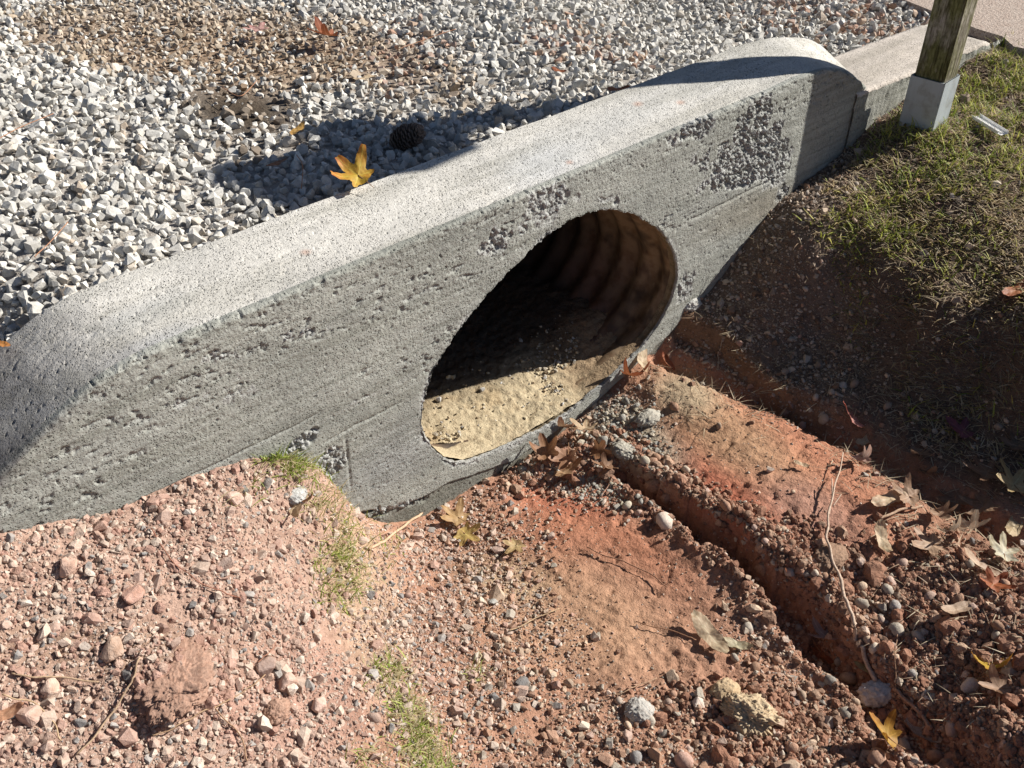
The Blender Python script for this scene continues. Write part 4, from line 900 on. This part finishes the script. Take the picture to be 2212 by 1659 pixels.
leaf(2045, 1165, .045, 150, curl=1.2, tilt=(40, 20), ci=(.66, .55, .42), co=(.52, .38, .26), label='bright cream leaf standing on edge on the sunlit clods', seed=53, zoff=.03)
leaf(2085, 1160, .050, 200, curl=1.1, tilt=(30, -15), ci=(.6, .48, .36), co=(.46, .32, .22), label='cream leaf just right of the one standing on edge', seed=54, zoff=.03)
leaf(2010, 1190, .050, 60, curl=.7, ci=(.48, .33, .22), co=(.38, .24, .15), label='light brown leaf at the left of the cream leaf pair', seed=55, zoff=.02)
leaf(2160, 1215, .045, -50, curl=.5, tilt=(10, 15), ci=(.62, .58, .42), co=(.5, .42, .26), label='pale greenish white star leaf on the clods at the right', seed=56, zoff=.03)
leaf(2110, 1235, .045, 20, 'oval', curl=1.0, tilt=(20, 20), ci=(.56, .4, .28), co=(.42, .27, .17), label='narrow curled tan leaf left of the greenish white star leaf', seed=57, zoff=.02)
leaf(2140, 1275, .040, -100, curl=.6, ci=(.4, .12, .04), co=(.3, .08, .03), label='orange red leaf below the greenish white star leaf', seed=58, zoff=.02)
leaf(1785, 1390, .045, 60, curl=.9, tilt=(10, 25), ci=(.56, .42, .36), co=(.42, .28, .22), label='torn pinkish leaf in the rut beside the long twig', seed=59, zoff=.02)
leaf(1770, 1415, .040, 160, curl=.9, **RU, label='dark red leaf in the rut under the torn pinkish leaf', seed=60, zoff=.012)
leaf(1880, 1455, .035, 30, 'oval', curl=.4, ci=(.55, .42, .2), co=(.45, .33, .15), label='yellow tan leaf at the lower end of the long twig', seed=61, zoff=.015)
leaf(2130, 1450, .050, 120, curl=.9, tilt=(30, 10), **YG, label='golden brown leaf wedged in clods at the far right', seed=62, zoff=.02)
leaf(2155, 1500, .040, 40, curl=1.1, ci=(.46, .3, .2), co=(.34, .2, .12), label='dry brown leaf below the golden brown leaf among clods', seed=63, zoff=.02)
leaf(1910, 1610, .048, 15, curl=.9, tilt=(30, 10), ci=(.46, .27, .035), co=(.36, .14, .02), label='orange yellow star leaf standing in the rut at the bottom right', seed=64, zoff=.03, spots=.4)
leaf(1990, 1600, .038, 170, 'oval', curl=1.3, tilt=(20, 0), ci=(.5, .38, .3), co=(.4, .28, .2), label='tightly rolled tan leaf right of the orange yellow leaf', seed=65, zoff=.02)
leaf(2190, 640, .050, 80, 'oval', curl=.4, ci=(.38, .15, .06), co=(.3, .1, .05), label='rust brown leaf lying on the lawn at the right edge', seed=66, zoff=.02)
leaf(1440, 790, .030, 10, 'oval', curl=1.0, tilt=(40, 0), **RU, label='small dark red leaf beside the foot of the clay ledge', seed=67, zoff=.015)
leaf(1705, 1245, .030, -10, curl=1.0, tilt=(40, 0), ci=(.42, .2, .12), co=(.32, .14, .08), label='tiny orange brown leaf halfway down the rut', seed=68, zoff=.015)

leaf(1960, 1085, .050, 20, curl=.8, tilt=(15, -10), ci=(.42, .28, .18), co=(.3, .18, .11), label='brown leaf half in sun at the end of the clay block beside the furrow', seed=71, zoff=.02)
leaf(2025, 1120, .050, 140, curl=.9, tilt=(20, 10), ci=(.36, .24, .16), co=(.26, .16, .1), label='brown leaf just above the bright cream leaf on edge', seed=72, zoff=.02)
leaf(2120, 1105, .055, 80, curl=.7, tilt=(-10, 15), ci=(.34, .22, .14), co=(.24, .15, .09), label='large dull leaf between the shaded hollow and the oval tan leaf', seed=73, zoff=.02)
leaf(1985, 990, .045, 100, curl=.8, tilt=(10, 20), ci=(.28, .19, .13), co=(.2, .13, .09), label='dim curled leaf on the foot of the bank above the furrow', seed=74, zoff=.018)
leaf(2195, 975, .045, 30, curl=.7, ci=(.26, .18, .12), co=(.2, .12, .08), label='shaded brown leaf on the bank close to the right edge', seed=75, zoff=.018)
leaf(1900, 1175, .040, -40, 'oval', curl=.8, tilt=(15, 10), **PA, label='small pale leaf lying on clods below the sunlit flat tan leaf', seed=76, zoff=.02)
leaf(2060, 1330, .040, 70, 'oval', curl=.9, tilt=(10, 10), ci=(.5, .36, .25), co=(.4, .27, .18), label='small tan leaf in the middle of the lower right clods', seed=77, zoff=.02)
leaf(1155, 950, .040, 80, curl=1.0, tilt=(20, 10), ci=(.36, .2, .12), co=(.28, .14, .08), label='brown leaf pressed against the sill left of the orange tan leaf', seed=78, zoff=.02)
leaf(1310, 1020, .038, 40, curl=.9, tilt=(10, 10), ci=(.34, .2, .12), co=(.26, .14, .08), label='small dark leaf on grey stones at the lower right of the heap', seed=79, zoff=.02)
leaf(1730, 1010, .018, 20, 'oval', curl=.3, **PA, label='tiny pale leaf scrap in the middle of the clay block', seed=80, stem=False)
# ------------------------------------------------------------------ twigs, needles, roots
def path3(lst, zoff=.006, n=60, jit=.0):
    P_ = np.array([on_ground(u, v) for u, v in lst]); t = np.linspace(0, len(P_) - 1, n)
    Q_ = np.stack([np.interp(t, range(len(P_)), P_[:, k]) for k in range(3)], -1)
    for _ in range(6): Q_[1:-1] = (Q_[:-2] + Q_[2:] + 2 * Q_[1:-1]) / 4
    g = height(Q_[:, 0], Q_[:, 1]); Q_[:, 2] = np.maximum(Q_[:, 2], g) + zoff
    Q_[:, :2] += jit * np.stack([vnoise(t * 1.5, t * 0, 1, 3), vnoise(t * 1.5, t * 0, 1, 4)], -1)
    return Q_
def as_thing(name, parts, label, cat, group=None):
    e = empty(name, tuple(float(k) for k in parts[0][1][0]))
    for nm, P_, r, c in parts: tube(nm, np.asarray(P_) - np.array(e.location), r, M_twig, e, c)
    tag(e, label, cat, group)
main = path3([(1818, 995), (1800, 1060), (1785, 1130), (1778, 1180), (1800, 1240), (1820, 1310), (1838, 1390), (1868, 1450), (1885, 1488)], .027, 90, .004)
b1 = path3([(1786, 1130), (1793, 1090), (1792, 1050)], .027, 20); b2 = path3([(1795, 1110), (1812, 1085)], .027, 12)
as_thing('twig', [('stem', main, np.linspace(.0016, .0060, 90), (.56, .43, .33)), ('side_shoot', b1,   .0014, (.56, .43, .33)), ('side_shoot', b2, .0013, (.56, .43, .33))], 'long pale forked twig lying across the clay block and the rut', 'twig')
for i, (lst, r, c, nm, lb) in enumerate([
    ([(800, 1195), (850, 1160), (890, 1130), (918, 1108)], .0035, (.60, .42, .28), 'dry_stalk', 'flat straw coloured stalk leaning on the bottom of the wall'),
    ([(1325, 1510), (1370, 1490), (1420, 1470)], .0012, (.42, .28, .18), 'twig', 'thin straight twig on the flat clay left of the tan wrinkled leaf'),
    ([(1375, 1350), (1440, 1365), (1505, 1388)], .0013, (.36, .2, .12), 'pine_needle', 'reddish pine needle pointing at the large wrinkled leaf'),
    ([(1270, 1190), (1330, 1215), (1400, 1240), (1440, 1275)], .0016, (.36, .2, .13), 'root', 'brown root running across the middle of the red flat'),
    ([(1400, 980), (1340, 1030), (1300, 1080)], .0012, (.4, .24, .17), 'pine_needle', 'pine needle crossing the grey stones right of the leaf heap'),
    ([(1990, 1100), (1950, 1105), (1900, 1125)], .0035, (.52, .36, .25), 'twig', 'short thick tan twig on the sunlit crest behind the clay block'),
    ([(330, 1150), (380, 1230), (450, 1275), (520, 1300)], .0011, (.33, .15, .1), 'pine_needle', 'dark red pine needle curving over the upper part of the mound'),
    ([(330, 1600), (420, 1560), (520, 1510), (590, 1450)], .0013, (.4, .27, .17), 'pine_needle', 'long brown pine needle low on the mound'),
    ([(460, 1530), (520, 1590), (540, 1650)], .0013, (.38, .24, .15), 'root', 'curved thin root near the bottom edge of the mound'),
    ([(30, 1465), (120, 1470), (220, 1480)], .0016, (.45, .32, .21), 'twig', 'straight tan twig across the left of the mound'),
    ([(170, 1640), (230, 1570), (280, 1500), (305, 1430)], .0017, (.42, .3, .2), 'twig', 'bent tan twig beside the dark roots on the mound'),
    ([(10, 1510), (70, 1520), (120, 1560), (135, 1610)], .0012, (.5, .36, .22), 'pine_needle', 'pale curved pine needle in the lower left corner'),
    ([(560, 1440), (600, 1400), (580, 1370)], .0010, (.36, .18, .12), 'pine_needle', 'short red needle right of the middle of the mound'),
    ([(1610, 1390), (1680, 1420)], .0011, (.33, .2, .14), 'twig', 'short thin twig on the crumbly rim of the rut'),
    ([(1930, 1495), (1980, 1540), (2010, 1580)], .0045, (.38, .24, .17), 'twig', 'thick brown stick half buried below the grey mortar lump'),
    ([(1938, 1340), (1930, 1420), (1935, 1500)], .0009, (.4, .25, .16), 'pine_needle', 'thin upright needle beside the grey mortar lump'),
    ([(1560, 740), (1550, 770), (1552, 800)], .0012, (.5, .4, .3), 'root', 'pale root hanging down over the clay ledge'),
    ([(1700, 1255), (1640, 1230), (1600, 1215)], .0012, (.3, .17, .1), 'root', 'thin root poking from the side of the rut'),
    ([(1100, 1370), (1150, 1345), (1210, 1320)], .0013, (.5, .36, .22), 'twig', 'straw coloured twig on the left part of the flat clay'),
    ([(1050, 1300), (1090, 1420), (1100, 1500)], .0009, (.38, .22, .14), 'pine_needle', 'red brown needle lying down the slope beside the grass strip')]):
    Pp = path3(lst, .010, 30, .004); as_thing(nm, [('stalk', Pp, r, c)], lb, nm.split('_')[-1])
for i, (lst, lb) in enumerate([([(480, 190), (520, 215), (555, 175)], 'pair of tan pine needles on the dark soil spot in the gravel'), ([(0, 330), (60, 290), (120, 260)], 'red pine needle on the gravel at the far left'),
    ([(860, 105), (930, 85), (985, 70)], 'long red needle on the gravel right of the curled rust leaf'), ([(80, 570), (110, 540), (150, 490)], 'fine red needle on the near gravel beside the wall'),
    ([(640, 310 + 20), (655, 350), (650, 400)], 'dark thin twig standing in gravel left of the shadow')]):
    Pp = np.array([(*G(u, v, .0), .0) for u, v in lst]); t = np.linspace(0, 2, 24); Pp = np.stack([np.interp(t, range(3), Pp[:, k]) for k in range(3)], -1)
    for _ in range(8): Pp[1:-1] = (Pp[:-2] + Pp[2:]) / 2
    Pp[:, 2] = gravel_z(Pp[:, 0], Pp[:, 1]) + .036; as_thing('pine_needle', [('stalk', Pp, .0011, (.42, .22, .13))], lb, 'needle')

# ------------------------------------------------------------------ lumps and single rocks
def lump(name, u, v, size, colx, label, cat, seed, sub=5, asp=(1, 1, .7), rough_=.25, fine=.12, z=None, sink=.25, mat_=None, rot=0, group=None):
    bm = bmesh.new(); bmesh.ops.create_icosphere(bm, subdivisions=sub, radius=1); V = np.array([x.co[:] for x in bm.verts]); bm.verts.index_update()
    F = np.array([[x.index for x in f.verts] for f in bm.faces]); bm.free(); k = seed * 3.7
    n = fbm3(V + k, .9, 3, seed); w = np.abs(fbm3(V + k, 3.2, 4, seed + 1, .65)); w1 = 1 - w
    V = V * (1 + rough_ * 1.3 * n + fine * 1.5 * w - fine * .4 + fine * .35 * fbm3(V + k, 14, 3, seed + 2))[:, None] * np.array(asp) * size
    c = np.ones((len(V), 3)) * np.array(colx) * (1 + .25 * fbm(V[:, 0] / size + k, V[:, 1] / size + V[:, 2] / size, 3, 4, seed + 5) )[:, None]
    p = on_ground(u, v, z); o = mesh_np(name, V, None, F, mat_ or M_soilstone, np.clip(c, .01, .9), smooth=True)
    o.location = (p.x, p.y, p.z + size * asp[2] * (1 - 2 * sink) * .6); o.rotation_euler = (0, 0, math.radians(rot)); tag(o, label, cat, group)
lump('soil_clod', 1612, 1550, .046, (.56, .44, .29), 'big pale yellow clod with a rough face, sitting on the red clay', 'clod', 3, asp=(1.35, .85, .72), rot=-75, fine=.32, rough_=.4, sub=6)
lump('soil_clod', 1565, 1500, .030, (.50, .38, .24), 'smaller tan clod touching the top of the big pale yellow clod', 'clod', 4, asp=(1.1, .9, .7), fine=.2)
lump('mortar_lump', 1380, 1540, .030, (.48, .46, .42), 'round grey mortar lump alone on the flat clay', 'mortar lump', 5, asp=(1, 1, .6), fine=.25)
lump('mortar_lump', 1900, 1500, .042, (.56, .56, .55), 'whitish grey mortar lump at the foot of the long twig', 'mortar lump', 6, asp=(1.2, .8, .6), fine=.25, rot=-20)
lump('soil_clod', 375, 1475, .062, (.40, .255, .19), 'broad crumbly red clod in the middle of the left mound', 'clod', 7, asp=(1.3, 1, .36), fine=.22, rough_=.45, rot=30, sink=.4, sub=6)
lump('soil_clod', 600, 1540, .024, (.42, .27, .20), 'small reddish clod near the bottom of the left mound', 'clod', 8, asp=(1.1, 1, .7), fine=.25)
lump('soil_clod', 1790, 1210, .040, (.30, .20, .14), 'dark brown clod where the twig leaves the clay block', 'clod', 9, asp=(1.3, .9, .5), fine=.3)
lump('mortar_lump', 1325, 790, .030, (.40, .38, .35), 'grey mortar rubble piled at the right end of the sill', 'mortar lump', 10, asp=(1.5, .8, .5), fine=.35, z=-.71)
lump('mortar_lump', 940, 985, .030, (.60, .55, .46), 'whitish mortar spill at the left corner of the opening', 'mortar lump', 16, asp=(1.2, .7, .45), fine=.25, z=-.70, rot=20)
lump('mortar_lump', 1490, 660, .032, (.50, .50, .47), 'pale mortar squeeze where the clay ledge meets the wall', 'mortar lump', 12, asp=(1.2, .8, .7), fine=.25)
lump('mortar_lump', 1555, 580, .040, (.42, .42, .39), 'grey mortar clinging to the wall foot above the clay ledge', 'mortar lump', 13, asp=(.6, .5, 1.1), fine=.2)
lump('mortar_lump', 640, 1075, .022, (.50, .50, .48), 'light grey crumb of mortar near the grass on the mound', 'mortar lump', 14, asp=(1.2, 1, .6), fine=.25)
lump('mortar_lump', 1400, 905, .034, (.44, .42, .36), 'dusty grey mortar lump among pebbles at the head of the rut', 'mortar lump', 17, asp=(1.3, .9, .5), fine=.3)
lump('mortar_lump', 1345, 975, .030, (.42, .40, .34), 'knobbly grey lump below the pebbles beside the leaf heap', 'mortar lump', 18, asp=(1, 1.2, .5), fine=.35)
def rock(u, v, size, colx, label, seed, flat=.7, rot=0):
    random.seed(seed); V, F = hull(16, flat, .2)
    bm = bmesh.new(); vs = [bm.verts.new(x * size) for x in V]
    for f in F: bm.faces.new([vs[i] for i in f])
    bmesh.ops.bevel(bm, geom=[e for e in bm.edges], offset=size * .07, segments=1, affect='EDGES')
    p = on_ground(u, v); o = from_bm('rock', bm, mat('rock_face', colx, vcol=False, rough=.92, spec=.15, bumps=((120, .7, .004, None), (500, .6, .001, None)), tints=((60, .45, .7, (.75, .66, .6), None),)))
    o.location = (p.x, p.y, p.z + size * flat * .45); o.rotation_euler = (random.uniform(-.3, .3), random.uniform(-.3, .3), math.radians(rot)); tag(o, label, 'rock', 'larger rocks lying on the red mound')
PKR = (.52, .37, .30)
for a in [(505, 1082, .024, (.60, .44, .36), 'pale pointed rock standing upright near the top of the mound', 31), (575, 1050, .018, (.30, .28, .26), 'dark grey block against the wall just left of the bright tuft', 32),
          (625, 1480, .024, PKR, 'large brown pink rock right of the crumbly red clod', 33, .9), (580, 1450, .026, (.42, .31, .26), 'dark sided angular rock above the large brown pink rock', 34, .9),
          (245, 1410, .026, (.46, .33, .25), 'rounded tan rock beside the dark roots', 35, .8), (65, 1555, .024, PKR, 'smooth pinkish rock near the bottom left corner', 36, .8),
          (145, 1230, .024, (.55, .38, .30), 'broad pink rock at the upper left of the mound', 37), (285, 1270 + 20, .026, (.52, .33, .26), 'two toned pink rock in the middle of the upper mound', 38),
          (720, 1395 - 60, .016, (.60, .48, .40), 'cream rock on the edge between mound and grass strip', 39), (490, 1225, .020, (.48, .36, .30), 'flat topped brownish rock below the pointed rock', 40),
          (345, 1085, .015, (.60, .42, .34), 'small pink rock touching the foot of the wall', 41), (110, 1490, .020, (.58, .43, .34), 'light cream pink rock left of the roots', 42),
          (690, 1530, .020, (.56, .40, .33), 'pale pink rock between the grass strip and the small clod', 43, .9), (1065, 1305, .014, (.42, .41, .38), 'grey wedge shaped stone on the slope left of the flat', 44),
          (1130, 1480, .020, (.22, .21, .20), 'dark slate coloured stone in the lower middle', 45, .5), (1510, 1555 - 30, .018, (.62, .52, .44), 'white pointed rock below the flat clay', 46, .9),
          (1480, 1500 + 140, .02, (.60, .50, .44), 'pale rock at the bottom middle of the picture', 47, .9), (1190, 1160, .014, (.52, .40, .33), 'small solitary rock on the upper red flat', 48),
          (1857, 1220, .018, (.55, .42, .34), 'rounded cream stone right of the long twig', 49, .95), (1705, 1238, .018, (.45, .37, .31), 'smooth grey pink stone at the broken end of the clay block', 50)]:
    rock(*a)

# pine cone in the shadow on the gravel
def cone():
    p = Vector((*G(880, 292, .0), -.004)); e = empty('pine_cone', p); e.rotation_euler = (math.radians(60), math.radians(20), math.radians(20))
    bm = bmesh.new()
    for i in range(130):
        f = i / 130; zc = lerp(-.046, .046, f) + random.uniform(-.002, .002); r = .021 * random.uniform(.85, 1.1) * math.sin(math.pi * min(1, f * .85 + .12)) ** .6; a = i * 2.39996
        Mx = Matrix.Translation((r * math.cos(a), r * math.sin(a), zc)) @ Matrix.Rotation(a, 4, 'Z') @ Matrix.Rotation(-.5 + .5 * f + random.uniform(-.35, .35), 4, 'Y')
        bmesh.ops.create_cube(bm, size=1, matrix=Mx @ Matrix.Diagonal((.020, .013, .003, 1)))
    bmesh.ops.bevel(bm, geom=list(bm.edges), offset=.001, segments=1, affect='EDGES')
    from_bm('scales', bm, mat('cone_scale', (.17, .125, .10), vcol=False, rough=.9, bumps=((200, .5, .002, None),), tints=((100, .4, .7, (.5, .45, .4), None),)), e)
    bm = bmesh.new(); bmesh.ops.create_icosphere(bm, subdivisions=2, radius=1, matrix=Matrix.Diagonal((.018, .018, .052, 1))); from_bm('core', bm, bpy.data.materials['cone_scale'], e)
    tag(e, 'dark brown pine cone lying in the shadow on the gravel', 'pine cone')
cone()
# broken white plastic channel on the grass
def channel():
    A_, B_ = on_ground(2105, 268), on_ground(2160, 312); m_ = (A_ + B_) / 2; L_ = (B_ - A_).length * 1.05
    e = empty('plastic_channel', m_ + Vector((0, 0, .026)), math.atan2(B_.y - A_.y, B_.x - A_.x)); e.rotation_euler[0] = .1
    Mp = mat('white_plastic', (.88, .87, .84), vcol=False, rough=.4, spec=.5, tints=((60, .6, .75, (.6, .52, .46), None),))
    def bar(nm, x0, x1, y0, y1, z0, z1):
        bm = bmesh.new(); bmesh.ops.create_cube(bm, size=1, matrix=Matrix.Translation(((x0 + x1) / 2, (y0 + y1) / 2, (z0 + z1) / 2)) @ Matrix.Diagonal((x1 - x0, y1 - y0, z1 - z0, 1)))
        bmesh.ops.bevel(bm, geom=list(bm.edges), offset=.0006, segments=1, affect='EDGES'); from_bm(nm, bm, Mp, e)
    bar('base_strip', -L_ / 2, L_ / 2, -.012, .012, 0, .002); bar('side_rib', -L_ / 2, L_ * .5, .0122, .0145, 0, .010); bar('side_rib', -L_ / 2, L_ * .42, -.0145, -.0122, 0, .010)
    bar('inner_rib', -L_ / 2, L_ * .46, -.0015, .0005, .0021, .006)
    tag(e, 'broken piece of white plastic channel lying on the grass right of the post', 'plastic strip')
channel()
